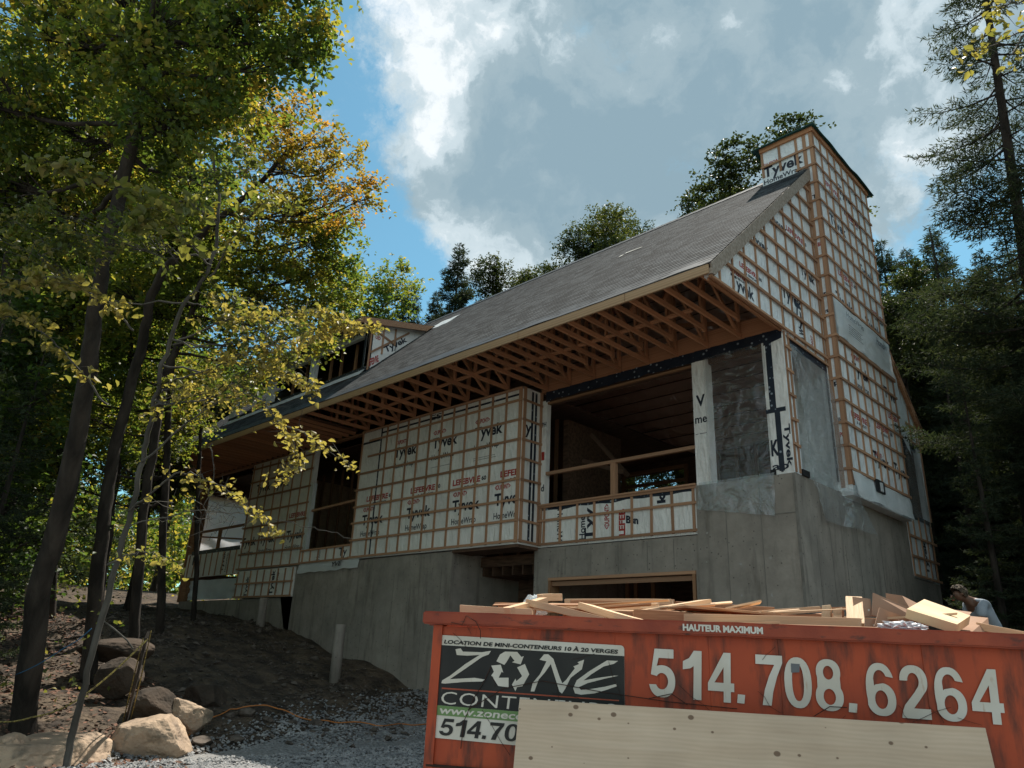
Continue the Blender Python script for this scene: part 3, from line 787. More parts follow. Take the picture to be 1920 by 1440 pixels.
# low wall in the big opening
PH = front(0)
hw = boxo('half_wall', (-6.0, .0, -.04), (-1.96, .14, .88), 'house_wrap', house)
for x in (-5.93, -5.83, -5.36, -4.88, -4.41, -3.93, -3.45, -2.98, -2.50, -2.03): vstrip(PH, x, 0, .86, hw)
for z in (.03, .55): hstrip(PH, z, -6.0, -1.95, hw)
bar('rail_cap', (-6.0, -.02, .895), (-1.95, -.02, .895), .1, .035, 'strip_wood', hw)
bar('furring_strip', (-6.0, -.033, .855), (-1.95, -.033, .855), .06, .022, ST, hw, up=(0, 1, 0))
sheet('sill_tape', lambda u, v: (-5.95 + 3.95 * u, -.003, .86 - v * (.09 + .05 * fnoise(u * 9, 2))), 30, 1, 'flashing_tape', hw)
word('printed_word', 'HomeW', PH(-5.45, .76, .003), (0, 0, -.7), (.16, 0, 0), 'ink_navy', hw)
word('printed_word', 'Home', PH(-4.66, .05, .003), (0, 0, .5), (-.16, 0, 0), 'ink_navy', hw)
word('printed_word', 'Tyv', PH(-4.38, .0, .003), (0, 0, .72), (-.3, 0, 0), 'ink_navy', hw, bold=.03)
word('printed_word', '<DUPONT>', PH(-4.02, .22, .003), (0, 0, .52), (-.13, 0, 0), 'ink_red', hw, bold=.03)
word('printed_word', 'LEFEB', PH(-3.62, .05, .003), (0, 0, .55), (-.16, 0, 0), 'ink_red', hw, bold=.04)
word('printed_word', 'Bsn', PH(-3.6, .3, .003), (.3, 0, -.05), (0, 0, .16), 'ink_navy', hw, bold=.05)
word('printed_word', 'k', PH(-2.65, .62, .003), (0, 0, .2), (-.2, 0, 0), 'ink_navy', hw, bold=.05)
bar('opening_rail', (-5.85, .05, 1.63), (-1.9, .05, 1.64), .09, .07, 'strip_wood', house)
bar('opening_stud', (-3.93, .05, .9), (-3.93, .05, 1.6), .09, .13, 'strip_wood', house, up=(1, 0, 0))
bar('brace', (-5.7, 1.5, 2.9), (-4.6, 1.5, 1.7), .05, .1, 'dark_wood', house); bar('brace', (-5.8, 1.3, 2.2), (-4.6, 1.3, 1.75), .05, .1, 'dark_wood', house)
# posts of the right-hand corner
post = boxo('wrapped_post', (-1.93, -.03, .84), (-1.62, .2, 3.5), 'house_wrap', house)
word('printed_word', 'V', (-1.86, -.034, 2.42), (.2, 0, 0), (0, 0, .24), 'ink_navy', post, bold=.03); word('printed_word', 'me', (-1.9, -.034, 2.08), (.26, 0, 0), (0, 0, .12), 'ink_navy', post)
word('printed_word', '-- -----', (-1.9, -.034, 1.86), (.24, 0, 0), (0, 0, .015), 'ink_grey', post)
cp = boxo('corner_post_wrap', (-.43, -.03, .85), (-.02, .15, 3.5), 'house_wrap', house)
boxo('seam_tape', (-.36, -.034, 2.02), (-.24, -.0295, 3.52), 'flashing_tape', cp); boxo('seam_tape', (-.28, -.0345, .92), (-.18, -.0295, 2.02), 'flashing_tape', cp)
boxo('seam_tape', (-.44, -.035, 2.0), (-.07, -.0292, 2.08), 'flashing_tape', cp)
word('printed_word', 'Tyvek', (-.16, -.036, 1.75), (.0, 0, -.78), (.14, 0, .0), 'ink_navy', cp, bold=.03)
word('printed_word', 'K', (-.40, -.036, 1.2), (.15, 0, 0), (0, 0, .3), 'ink_navy', cp, bold=.04); word('printed_word', 'ap', (-.40, -.036, .9), (.3, 0, 0), (0, 0, .14), 'ink_navy', cp)
boxo('sill_corner', (-.44, -.05, .86), (-.34, .1, .96), 'black_rubber', house); boxo('sill_corner', (.001, .22, .86), (.03, .5, .97), 'black_rubber', house)
PG = side(.0)
cst = boxo('corner_return_wrap', (-.02, -.02, .86), (.0, .28, 3.5), 'gable_wrap', house)
for y in (.0, .16): vstrip(PG, y, .88, 3.55, cst, wd=.05, off=.0)
for z in (1.37, 1.84, 2.3, 2.77, 3.23): hstrip(PG, z, -.06, .22, cst)
# header: engineered beam and black tape over the openings
bar('header_beam', (-6.0, .02, 3.78), (-.02, .02, 3.78), .09, .36, 'truss_wood', house)
bar('header_beam', (-6.0, .14, 3.4), (-.02, .14, 3.4), .1, .18, 'dark_wood', house)
hd = MB()
for k in range(16):
    x = -5.85 + k * .364; z = random.uniform(-.03, .03)
    hd.add([(x, -.032, 3.36 + z), (x + .366, -.036, 3.38 - z), (x + .366, -.03, 3.59), (x, -.036, 3.6)], [(0, 1, 2, 3)])
hd.put('header_tape', 'flashing_tape', house)
bar('header_strip', (-5.9, .04, 3.33), (-1.95, .04, 3.33), .05, .05, 'stud_wood', house)

# sheeted underside of the rear roof seen through the big opening
def vb(u, v):
    y = 7.05 - 4.4 * v; x = -14 + 13.8 * u
    s_ = abs(math.sin(math.pi * v * 17)) ** .6
    return (x, y, roofz(y, -.30) - .10 * s_ + .035 * fnoise(u * 40, v * 30) + .03 * fnoise(u * 90, v * 60))


cl = sheet('ceiling_sheet', vb, 150, 90, 'vapour_barrier', house)
for k in range(17):
    y = 7.05 - 4.4 * (k + .0) / 17
    bar('ceiling_strap', (-14, y, roofz(y, -.33)), (-.3, y, roofz(y, -.33)), .05, .025, 'dark_wood', cl, up=(0, -RS, 1))

# ---- gable wall
gm = MB()
YW = -2.62
gm.prism([(0, YW, 3.6), (0, YW, roofz(YW, -.10)), (0, 1.98, roofz(1.98, -.1)), (0, 1.98, 3.48), (0, 0, 3.48), (0, 0, 3.6)], (-.1, 0, 0))
gm.prism([(0, 1.86, .88), (0, 1.86, 3.5), (0, 1.98, 3.5), (0, 1.98, .88)], (-.1, 0, 0))
gw = gm.put('gable_wall', 'gable_wrap', house)
for k in range(10):
    y = -2.3 + .463 * k
    vstrip(PG, y, 3.62 if y < .1 else 3.5, roofz(y, -.28), gw, wd=.045)
for k in range(12):
    z = 3.60 + .447 * k; y0 = YO + (z - ZE + .28) / RS + .02
    if k == 0: y0 = -2.64
    if y0 < 1.8: hstrip(PG, z, y0, 1.93, gw, wd=.055, th=.03)
hstrip(PG, 3.46, .1, 1.95, gw)
bar('soffit_edge', (.03, -2.66, 3.585), (.03, .02, 3.585), .06, .03, 'strip_wood', gw); bar('soffit_edge', (-.04, -2.6, 3.57), (-.04, .02, 3.57), .03, .05, 'truss_wood', gw)
boxo('window_tape', (.001, .16, 3.30), (.006, 1.9, 3.50), 'flashing_tape', gw); boxo('window_tape', (.001, 1.80, 1.05), (.008, 1.89, 3.3), 'flashing_tape', gw)
boxo('seam_tape', (.001, .02, 3.66), (.004, .1, 6.0), 'flashing_tape', gw)
def under(z): return YO + (z - ZE + .3) / RS
logo(PG, -1.90, 3.72, gw, what='t', sc=.85); logo(PG, -1.55, 4.24, gw, what='l', sc=.7); logo(PG, -1.9, 4.0, gw, what='l', sc=.55)
logo(PG, -1.0, 5.0, gw, what='t', sc=.7); logo(PG, -.1, 5.85, gw, what='t', sc=.75); logo(PG, .1, 4.3, gw, what='th', sc=.9, clip=[((0, 1.9, 0), (0, -1, 0))]); logo(PG, .6, 6.0, gw, what='l', sc=.8)
logo(PG, 1.1, 5.2, gw, what='t', sc=.7, clip=[((0, 1.9, 0), (0, -1, 0))]); word('printed_word', 'Ty', PG(.55, 3.95, .003), (0, .4, -.12), (0, .1, .5), 'ink_navy', gw, bold=.03)
word('printed_word', 'ab W', PG(.95, 3.58, .003), (0, 0, .32), (0, -.22, 0), 'ink_navy', gw, bold=.04); word('printed_word', 'BENOIT', PG(1.35, 3.6, .003), (0, 0, .3), (0, -.1, 0), 'ink_red', gw)
# front rake board in weathered grey wood, rear one in orange wood
def along(y, o): return Vector((.075, y, roofz(y, o)))
rk = MB().prism([(.045, YO, roofz(YO, -.205)), (.045, YO, roofz(YO, -.01)), (.045, 1.975, roofz(1.975, -.01)), (.045, 1.975, roofz(1.975, -.30)), (.045, -2.6, roofz(-2.6, -.30))], (.05, 0, 0)).put('rake_board', 'rake_wood', house)
MB().prism([(.01, 5.284, roofz(5.284, -.02)), (.01, YB, roofz(YB, -.02)), (.01, YB, roofz(YB, -.30)), (.01, 5.284, roofz(5.284, -.32))], (.07, 0, 0)).put('rake_board', 'truss_wood', house)
for k in range(4):
    y = 5.5 + k * .55; MB().prism([(.081, y, roofz(y, -.1)), (.081, y + .3, roofz(y + .3, -.1)), (.081, y + .3, roofz(y + .3, -.17)), (.081, y, roofz(y, -.17))], (.02, 0, 0)).put('rake_block', 'stud_wood', house)
# rear part of the gable: loose wrap, window, lower strapped panel
gr = MB().prism([(0, 5.28, 2.9), (0, 7.36, 2.9), (0, 7.36, roofz(7.36, -.12)), (0, 5.28, roofz(5.28, -.12))], (-.1, 0, 0)).put('rear_gable_wall', 'gable_wrap', house)
MB().box((-.1, 5.28, .86), (0, 5.62, 2.9)).box((-.1, 7.15, -.36), (0, 7.36, 2.9)).put('rear_gable_post', 'gable_wrap', gr)
sheet('loose_flap', lambda u, v: (.03 + .08 * v * u + .02 * fnoise(u * 4, v * 6), 5.3 + .95 * u, 5.3 - (1.9 * v) - .9 * u), 10, 20, 'loose_wrap', gr)
for y in (6.35, 6.8, 7.2): vstrip(PG, y, 2.95, roofz(y, -.3), gr)
hstrip(PG, 3.38, 6.1, 7.4, gr); hstrip(PG, 2.95, 5.7, 7.5, gr)
boxo('window_tape', (.001, 5.66, 2.72), (.02, 6.9, 2.92), 'flashing_tape', gr)
lp = boxo('lower_gable_wall', (-.1, 5.55, -.34), (.0, 7.36, 1.1), 'gable_wrap', house)
for y in (5.62, 6.0, 6.42, 6.84, 7.25): vstrip(PG, y, -.3, 1.08, lp)
for z in (.56, .12, -.30): hstrip(PG, z, 5.56, 7.44, lp)
boxo('sill_tape', (.001, 5.7, 1.0), (.006, 7.3, 1.1), 'flashing_tape', lp)
logo(PG, 6.7, -.2, lp, what='th', rot=True, sc=.8)
vstrip(PG, 7.38, 1.1, 3.2, gr)

# ---- chimney
XC, XB, Y0, Y1, ZT = .215, -1.009, 1.979, 5.282, 9.23
chim = boxo('chimney', (XB, Y0, .80), (XC, Y1, ZT), 'gable_wrap', house)
PCF, PCS = front(Y0), side(XC)
zr = [1.31 + .4636 * k for k in range(18)]
vstrip(PCF, XC - .03, 1.0, 9.15, chim, wd=.075); vstrip(PCF, .04, .95, 9.15, chim, wd=.075)
for z in zr:
    hstrip(PCF, z, (-.0 if z < 8.0 else (-.2 if z < 8.3 else XB)), XC + .04, chim)
for x in (-.97, -.55, -.15): vstrip(PCF, x, 8.45 if x < -.5 else 8.3, 9.15, chim)
for k in range(9):
    y = Y0 + .03 + .4035 * k
    if k == 0: vstrip(PCS, y, 1.0, 9.15, chim, wd=.07)
    else: vstrip(PCS, y, 1.31, 4.06, chim); vstrip(PCS, y, 4.98, 9.15, chim)
for z in zr:
    if abs(z - 4.56) > .1: hstrip(PCS, z, Y0 - .02, Y1 + .02, chim)
bar('ledger', (XC + .04, Y0 + .1, 4.05), (XC + .04, Y1, 4.05), .05, .07, 'strip_wood', chim, up=(0, 0, 1))
sheet('wrap_flap', lambda u, v: (XC + .03 + .05 * v * abs(fnoise(u * 6, 1)) + .02 * fnoise(u * 5, v * 7) + .03 * v, Y0 + .06 + 3.2 * u, 4.97 - (.88 + .06 * fnoise(u * 6, 2)) * v), 30, 12, 'loose_wrap', chim)
word('printed_word', 'HomeWrap', (XC + .10, 2.5, 4.62), (0, .95, 0), (0, 0, .17), 'ink_navy', chim, bold=.0); word('printed_word', 'HomeW', (XC + .10, 4.2, 4.62), (0, .65, 0), (0, 0, .17), 'ink_navy', chim)
for k in range(5): boxo('printed_rule', (XC + .095, 2.55, 4.5 - .05 * k), (XC + .1, 3.3 - .1 * (k % 2), 4.508 - .05 * k), 'ink_grey', chim)
ck = [((0, Y0, 0), (0, 1, 0)), ((0, Y1, 0), (0, -1, 0))]
for x, z in ((2.75, 3.5), (4.55, 3.48), (2.5, 7.0), (4.0, 6.4), (3.3, 8.2), (2.3, 4.97), (3.95, 4.97), (3.3, 1.7), (4.5, 1.7)): logo(PCS, x, z, chim, what='t' if z != 3.5 else 'tdh', clip=ck, sc=.95)
for x, z in ((2.35, 2.45), (3.7, 2.55), (2.6, 5.75), (4.4, 5.5), (3.5, 7.7), (2.4, 8.0), (4.6, 3.0)): logo(PCS, x, z, chim, what='l', clip=ck, sc=.85)
for x, z in ((3.4, 1.55), (4.6, 3.9)): logo(PCS, x, z, chim, what='d', clip=ck, sc=.9)
cf_ = [((XB, 0, 0), (1, 0, 0)), ((XC, 0, 0), (-1, 0, 0))]
logo(PCF, -.98, 8.42, chim, what='t', clip=cf_); word('printed_word', 'HomeWrap', PCF(-.98, 8.21, .003), (.9, 0, 0), (0, 0, .17), 'ink_navy', chim, bold=.02)
word('printed_word', 'DUPONT', PCF(-.95, 8.72, .003), (.45, 0, 0), (0, 0, .1), 'ink_red', chim)
for z, s_, c_ in ((6.2, 'BE', 'ink_red'), (4.6, 'rap', 'ink_navy'), (5.0, 'E', 'ink_navy'), (3.0, 'p', 'ink_navy'), (1.95, 'PO', 'ink_red'), (7.4, 'T', 'ink_navy'), (2.25, 'IH', 'ink_grey')): word('printed_word', s_, PCF(.085, z, .003), (.09, 0, 0), (0, 0, .1), c_, chim, bold=.04)
sheet('chimney_base_flap', lambda u, v: (XC + .03 + .06 * v + .03 * fnoise(u * 5, v * 2), Y0 - .02 + 3.2 * u, 1.27 - (.48 + .05 * fnoise(u * 4, 1)) * v), 30, 6, 'loose_wrap', chim)
boxo('vent_hole', (XC + .06, 3.05, 1.05), (XC + .1, 3.45, 1.3), 'black_rubber', chim); boxo('vent_hole', (XC + .1, 3.18, 1.07), (XC + .12, 3.3, 1.25), 'loose_wrap', chim)
bar('crown_board', (XB, Y0 - .03, 9.19), (XC + .05, Y0 - .03, 9.19), .05, .12, 'truss_wood', chim); bar('crown_board', (XC + .03, Y0, 9.19), (XC + .03, Y1, 9.19), .05, .12, 'truss_wood', chim)
# wavy dark membrane laid over the top, hanging past the edges
def capf(s):
    def f(u, v):
        x = XB - .17 + (XC - XB + .30) * u; y = Y0 - .14 + (Y1 - Y0 + .34) * v
        e_ = max(abs(u - .5), abs(v - .5)) * 2
        z = 9.27 + .03 * fnoise(x * 1.4, y * 1.1) + .05 * (1 - e_) - .09 * max(0, e_ - .86) / .14 * (.6 + .5 * fnoise(x * 2, y * 2, 3)) + s
        return (x, y, z)
    return f


V = []; Fq = []; nu, nv = 16, 34
for s_ in (0, .02):
    for j in range(nv + 1):
        for i in range(nu + 1): V.append(capf(s_)(i / nu, j / nv))
n_ = (nu + 1) * (nv + 1)
for j in range(nv):
    for i in range(nu):
        a = j * (nu + 1) + i; Fq.append((a, a + nu + 1, a + nu + 2, a + 1)); Fq.append((a + n_, a + 1 + n_, a + nu + 2 + n_, a + nu + 1 + n_))
for j in range(nv):
    for i in (0, nu): a = j * (nu + 1) + i; Fq.append((a, a + nu + 1, a + nu + 1 + n_, a + n_))
for i in range(nu):
    for j in (0, nv): a = j * (nu + 1) + i; Fq.append((a, a + 1, a + 1 + n_, a + n_))
link('chimney_cap', mesh('chimney_cap', V, Fq, 'cap_membrane', True), chim)

# ---- roof
DX0, DX1, DY0, DY1 = -20.6, -11.93, -1.16, 1.05      # dormer footprint
XE = -23.75
roof = MB()
roof.prism([(XE, YO, ZE - .04), (XE, YR, ZR - .04), (XE, YB, roofz(YB, -.04)), (XE, YB, roofz(YB, -.10)), (XE, YR, ZR - .10), (XE, YO, ZE - .10)], (.07 - XE - .005, 0, 0))
rf = roof.put('roof', 'sheathing', house)
bar('fascia_board', (XE, YO - .02, ZE - .125), (.045, YO - .02, ZE - .125), .04, .16, 'fascia_wood', house)
for x in (-1.6, -4.2, -6.9, -9.6, -12.4, -15.1, -18.0, -20.8): boxo('fascia_joint', (x, YO - .043, ZE - .2), (x + .012, YO - .0395, ZE - .05), 'stud_wood', house)
sh = MB(); tint = []
nc = int(math.hypot(YR - YO, ZR - ZE) / .143); ny = Vector((0, -RS, 1)).normalized()
for i in range(nc + 1):
    s0 = i / nc; y0 = YO + (YR - YO) * s0 + (.0 if i else -.03); y1 = min(YR, YO + (YR - YO) * (i + 1.15) / nc)
    x = XE - random.random() * .3
    while x < .075:
        wd = random.uniform(.12, .34); xa, xb = max(x, XE), min(x + wd - .004, .085); x += wd
        if xb - xa < .02: continue
        ym = (y0 + y1) / 2
        if i < 2 and -12 < xa < -.3 and fnoise(xa * .4, i) > -.2 and i < 1: continue
        if xa < DX1 + .02 and xb > DX0 and DY0 - .25 < ym < DY1: continue
        if ym > 1.97 and xb > XB: continue
        h0 = .012; dy = random.choice((0, 0, 0, .006))
        a = Vector((xa, y0 + dy, roofz(y0 + dy))); b_ = Vector((xb, y0 + dy, roofz(y0 + dy))); c = Vector((xb, y1, roofz(y1))); d = Vector((xa, y1, roofz(y1)))
        n0 = len(sh.V)
        sh.V += [tuple(a + ny * h0), tuple(b_ + ny * h0), tuple(c + ny * .004), tuple(d + ny * .004), tuple(a - ny * .01), tuple(b_ - ny * .01)]
        sh.F += [(n0, n0 + 1, n0 + 2, n0 + 3), (n0 + 4, n0 + 5, n0 + 1, n0)]; t = random.random(); tint += [t] * 6
me = mesh('shingles', sh.V, sh.F, 'shingle'); at_ = me.attributes.new('tint', 'FLOAT', 'POINT'); at_.data.foreach_set('value', tint)
link('shingles', me, rf, kind='stuff')
sm = MATS['shingle'].node_tree; bs = [n for n in sm.nodes if n.type == 'BSDF_PRINCIPLED'][0]; src = bs.inputs['Base Color'].links[0].from_socket
at = N(sm, 'ShaderNodeAttribute'); at.attribute_name = 'tint'; hs = N(sm, 'ShaderNodeHueSaturation'); mr = N(sm, 'ShaderNodeMapRange'); mr.inputs[3].default_value = .5; mr.inputs[4].default_value = 1.5
sm.links.new(at.outputs['Fac'], mr.inputs[0]); sm.links.new(mr.outputs[0], hs.inputs['Value']); sm.links.new(src, hs.inputs['Color']); sm.links.new(hs.outputs[0], bs.inputs['Base Color'])
# dark starter membrane along the eave and ridge cap
sheet('eave_membrane', lambda u, v: (XE + (.08 - XE) * u, YO - .045 + .42 * v, roofz(YO - .045 + .42 * v, .010 + .03 * abs(fnoise(u * 22, v * .5)) * (1 - v))), 120, 4, 'membrane', rf)
rc = MB()
x = XE
while x < XB - .05:
    e_ = min(x + .3, XB - .02); rc.prism([(x, YR - .13, roofz(YR - .13, .03)), (x, YR, ZR + .045), (x, YR + .13, roofz(YR + .13, .03)), (x, YR + .13, roofz(YR + .13, .015)), (x, YR, ZR + .02), (x, YR - .13, roofz(YR - .13, .015))], (e_ - x, 0, .006)); x += .25
rc.put('ridge_cap', 'membrane', rf)
MB().add([(-3.95, .55, roofz(.55, .035)), (-3.45, .50, roofz(.50, .035)), (-3.42, .54, roofz(.54, .035)), (-3.93, .60, roofz(.60, .035))], [(0, 1, 2, 3)]).add([(-4.05, .42, roofz(.42, .035)), (-3.95, .42, roofz(.42, .035)), (-3.93, .5, roofz(.5, .035)), (-4.03, .5, roofz(.5, .035))], [(0, 1, 2, 3)]).put('shingle_release_tape', 'decal_white', rf)
bk2 = MB()
for i in range(30):
    y0 = YR + (YB - YR) * i / 30; y1 = YR + (YB - YR) * (i + 1) / 30
    bk2.add([(XE, y0, roofz(y0, .004)), (.085, y0, roofz(y0, .004)), (.085, y1, roofz(y1, .016)), (XE, y1, roofz(y1, .016)), (XE, y1, roofz(y1)), (.085, y1, roofz(y1))], [(0, 1, 2, 3), (3, 2, 5, 4)])
bk2.put('rear_shingles', 'shingle', rf, kind='stuff')

# ---- roof trusses, one part each with its members as sub-parts
TW = 'truss_wood'
k = 0; x = -.12
while x > -23.4:
    yw = -.06 if x > -6.0 else YF + .02
    big = x > -12.6
    tr = bar('roof_truss', (x, YO + .02, 3.655), (x, yw + (.02 if x > -6 else .0), 3.655), .045, .09, TW, house)
    bar('top_chord', (x, YO + .03, roofz(YO + .03, -.15)), (x, YR if big else .2, roofz(YR if big else .2, -.15)), .045, .1, TW, tr)
    bar('web', (x, yw - .04, 3.70), (x, yw - .04, roofz(yw, -.2)), .045, .09, TW, tr, up=(0, 1, 0))
    if big:
        ym = YO + (yw - YO) * .46
        bar('web', (x, ym, 3.70), (x, ym, roofz(ym, -.2)), .045, .07, TW, tr, up=(0, 1, 0))
        bar('web', (x, ym + .08, roofz(ym, -.25)), (x, yw - .10, 3.70), .045, .07, TW, tr)
        x2 = x - .36; ye = YO + (yw - YO) * .72
        if x2 > -6.0:
            t2 = bar('lookout_frame', (x2, YO + .02, 3.67), (x2, ye, 3.67), .045, .09, TW, house)
            bar('web', (x2, ye, 3.6), (x2, ye, roofz(ye, -.18)), .045, .09, TW, t2, up=(0, 1, 0))
            bar('web', (x2, YO + .55, 3.72), (x2, YO + 1.25, roofz(YO + 1.25, -.2)), .045, .07, TW, t2)
            bar('top_chord', (x2, YO + .03, roofz(YO + .03, -.15)), (x2, 1.2, roofz(1.2, -.15)), .045, .1, TW, t2)
    elif True:
        x2 = x - .355; bar('lookout', (x2, YO + .02, 3.655), (x2, yw, 3.655), .045, .09, TW, house)
    x -= .71
bar('truss_brace', (-1.0, -1.5, 3.72), (-5.9, -1.5, 3.72), .09, .04, TW, house); bar('truss_brace', (-6.0, -1.75, 3.725), (-12.2, -1.4, 3.725), .09, .04, TW, house)
bar('truss_brace', (-.2, .5, 4.0), (-6, .5, 5.4), .04, .09, TW, house)
boxo('soffit_panel', (-23.6, YO + .03, 3.705), (-12.7, YF, 3.72), 'sheathing', house)
boxo('attic_floor', (-23.2, .12, 3.62), (-6.1, 7.1, 3.66), 'dark_wood', house)
bar('top_plate', (-23.2, YF + .05, 3.57), (-6.0, YF + .05, 3.57), .14, .06, 'stud_wood', house)

# ---- dormer
dz = lambda y: 6.82 + (y + 1.5) * .235
D = MB(); D.box((DX0, DY0, roofz(DY0, -.02)), (DX0 + .15, DY0 + .12, 6.78))
dm = MB().box((DX0, DY0, 6.42), (DX1, DY0 + .13, 6.86)).put('dormer', 'loose_wrap', house)
for xa, xb in ((DX0, -20.2), (-17.9, -17.5), (-15.15, -14.85), (DX1 - .2, DX1)): boxo('dormer_stud', (xa, DY0, 5.2), (xb, DY0 + .13, 6.42), 'loose_wrap', dm)
for xa, xb in ((-14.5, -14.42), (-13.9, -13.82), (-13.1, -13.02), (-16.8, -16.72), (-16.0, -15.92)): bar('window_stud', ((xa + xb) / 2, DY0 + .35, 5.3), ((xa + xb) / 2, DY0 + .35, 6.5), .06, .09, 'stud_wood', dm)
boxo('window_tape', (DX1 - .22, DY0 - .006, 5.3), (DX1 - .13, DY0 - .001, 6.8), 'flashing_tape', dm)
boxo('window_tape', (DX0, DY0 - .01, 5.24), (DX1, DY0 + .13, 5.42), 'flashing_tape', dm)
sheet('sill_flap', lambda u, v: (DX0 + (DX1 - DX0) * u, DY0 - .02 - .19 * v, roofz(DY0 - .02 - .19 * v, .03 + .05 * (1 - v) + .012 * fnoise(u * 30, v * 2))), 60, 3, 'loose_wrap', dm)
MB().prism([(DX1, DY0, roofz(DY0, .0)), (DX1, 1.1, roofz(1.1, .0)), (DX1, DY0, dz(DY0) - .05)], (-.12, 0, 0)).put('dormer_cheek', 'house_wrap', dm)
PD = side(DX1)
vstrip(PD, DY0 + .05, 5.3, 6.8, dm); vstrip(PD, -.68, 5.95, 6.88, dm); vstrip(PD, -.25, 6.35, 6.9, dm)
for a, b in (((DX1 + .02, -1.1, 5.85), (DX1 + .02, .25, 6.95)), ((DX1 + .02, -1.1, 6.65), (DX1 + .02, -.3, 6.4))): bar('furring_strip', a, b, .022, .06, ST, dm, up=(0, 0, 1))
word('printed_word', 'Tyvek', (DX1 + .004, -.5, 5.98), (0, .75, .63), (0, -.14, .2), 'ink_navy', dm, bold=.03); word('printed_word', 'LEFEBVRE', (DX1 + .004, -1.1, 5.4), (0, .36, .28), (0, -.05, .2), 'ink_red', dm, bold=.04)
word('printed_word', 'Homewrap', (DX1 + .004, -.15, 6.2), (0, -.0, .45), (0, -.1, 0), 'ink_navy', dm); word('printed_word', 'ub', (DX1 + .004, -.95, 6.35), (0, .18, 0), (0, 0, .16), 'ink_red', dm)
word('printed_word', 'Tyvek', (-13.0, DY0 - .004, 6.48), (.8, 0, .0), (0, 0, .26), 'ink_navy', dm, bold=.03)
MB().prism([(DX0 - .2, -1.55, dz(-1.55)), (DX0 - .2, 1.45, dz(1.45)), (DX0 - .2, 1.45, dz(1.45) - .1), (DX0 - .2, -1.55, dz(-1.55) - .12)], (DX1 - DX0 + .4, 0, 0)).put('dormer_roof', 'membrane', dm)
MB().prism([(DX1 + .2, -1.55, dz(-1.55) - .03), (DX1 + .2, 1.0, dz(1.0) - .03), (DX1 + .2, .75, dz(.75) - .22), (DX1 + .2, -1.55, dz(-1.55) - .22)], (.05, 0, 0)).put('dormer_rake', 'strip_wood', dm)
bar('dormer_fascia', (DX0 - .2, -1.57, dz(-1.55) - .11), (DX1 + .2, -1.57, dz(-1.55) - .11), .04, .17, 'strip_wood', dm)
sheet('roof_patch', lambda u, v: (-11.9 + .95 * u, .95 + .5 * v, roofz(.95 + .5 * v, .03 + .02 * fnoise(u * 3, v * 3))), 8, 4, 'loose_wrap', rf)

# ---- plastic over the windows: loose sheets stapled on
sheet('plastic_sheet', lambda u, v: (-1.66 + 1.28 * u, -.045 - .03 * fnoise(u * 4 + v * 2, v * 3) - .02 * fnoise(u * 9, v * 4), .80 + 2.6 * v), 26, 40, 'clear_plastic', None,
      label='clear plastic sheet covering the tall corner window on the front, between the two wrapped posts', cat='plastic sheet', group='plastic sheets over window openings')
sheet('plastic_sheet', lambda u, v: (-1.86 + 1.5 * u - .05 * v, -.075 - .03 * fnoise(u * 5, v * 3), .90 - (.50 + .26 * u + .03 * fnoise(u * 4, 7)) * v), 22, 14, 'clear_plastic_fold', None,
      label='clear plastic skirt hanging over the top of the concrete corner block on the front', cat='plastic sheet', group='plastic sheets over window openings')
def p2(u, v):
    if v < .74:
        t = v / .74; y = .14 + 1.74 * u + .25 * (1 - u) * t * t; z = 3.33 - 2.42 * t - .12 * u * (1 - t); x = .05 + .06 * math.sin(t * 3) + .035 * fnoise(u * 4 - t * 3, t * 4) + .06 * t
    else:
        t = (v - .74) / .26; ya = .39 + .43 * t; yb_ = 1.88 + 1.2 * t; y = ya + (yb_ - ya) * u; z = .91 - .76 * t * (1 - .05 * u) ; x = .11 + .03 * fnoise(u * 6, t * 4) + .03 * fnoise(u * 3, 2) + .16 * sstep(1.6, 2.0, y) * (1 - .5 * t)
    return (x, y, z)
sheet('plastic_sheet', p2, 30, 60, 'clear_plastic_fold', None, label='long clear plastic sheet draped from the gable window down over the concrete', cat='plastic sheet', group='plastic sheets over window openings')
sheet('plastic_sheet', lambda u, v: (.04 + .04 * fnoise(u * 4, v * 4) + .05 * v, 5.55 + 1.5 * u + .3 * v * (1 - u), 2.85 - 1.85 * v - .1 * u), 16, 26, 'clear_plastic_fold', None,
      label='clear plastic sheet over the rear gable window next to the woods', cat='plastic sheet', group='plastic sheets over window openings')

# ------------------------------------------------------------------ red rental container
DA = math.radians(30.4)
DO = Vector((1.749, -9.432, -3.9))
DUM = Matrix.Translation(DO) @ Matrix.Rotation(DA, 4, 'Z')
dump = empty('dumpster', DO, 'orange-red steel rental container with a phone number in white digits, heaped with wood scraps', 'dumpster', rz=DA)
DL, DW, DT = 4.9, 2.1, 1.80


def dl(mb, name, m, parent=None, **kw):
    return link(name, mesh(name, mb.V, mb.F, m), parent or dump, local=True, **kw)


pn = MB()
# front side panel with shallow stiffening creases
xs = [.075, .32, .322, .70, .702, 1.12, 1.122, 1.355, 1.357, 1.62, 1.622, 1.975, 1.977, 2.30, 2.33, 2.66, 2.662, 3.2, 3.202, 3.8, 3.802, 4.4, 4.402, DL - .07]
V = []
for i, x in enumerate(xs):
    y = .05 + (.004 if i % 2 else 0)
    V += [(x, y, .98), (x, y, 1.74)]
pn.add(V, [(2 * i, 2 * i + 2, 2 * i + 3, 2 * i + 1) for i in range(len(xs) - 1)])
pn.box((.075, .056, .2), (DL - .07, .09, 1.74))
dl(pn, 'side_panel', 'dumpster_paint')
lo_ = MB().add([(.085, .04, .985), (DL - .08, .04, .985), (DL - .08, .10, .2), (.10, .10, .2)], [(0, 3, 2, 1)]).box((.085, .04, .985), (DL - .08, .052, 1.0)); dl(lo_, 'lower_panel', 'dumpster_paint')
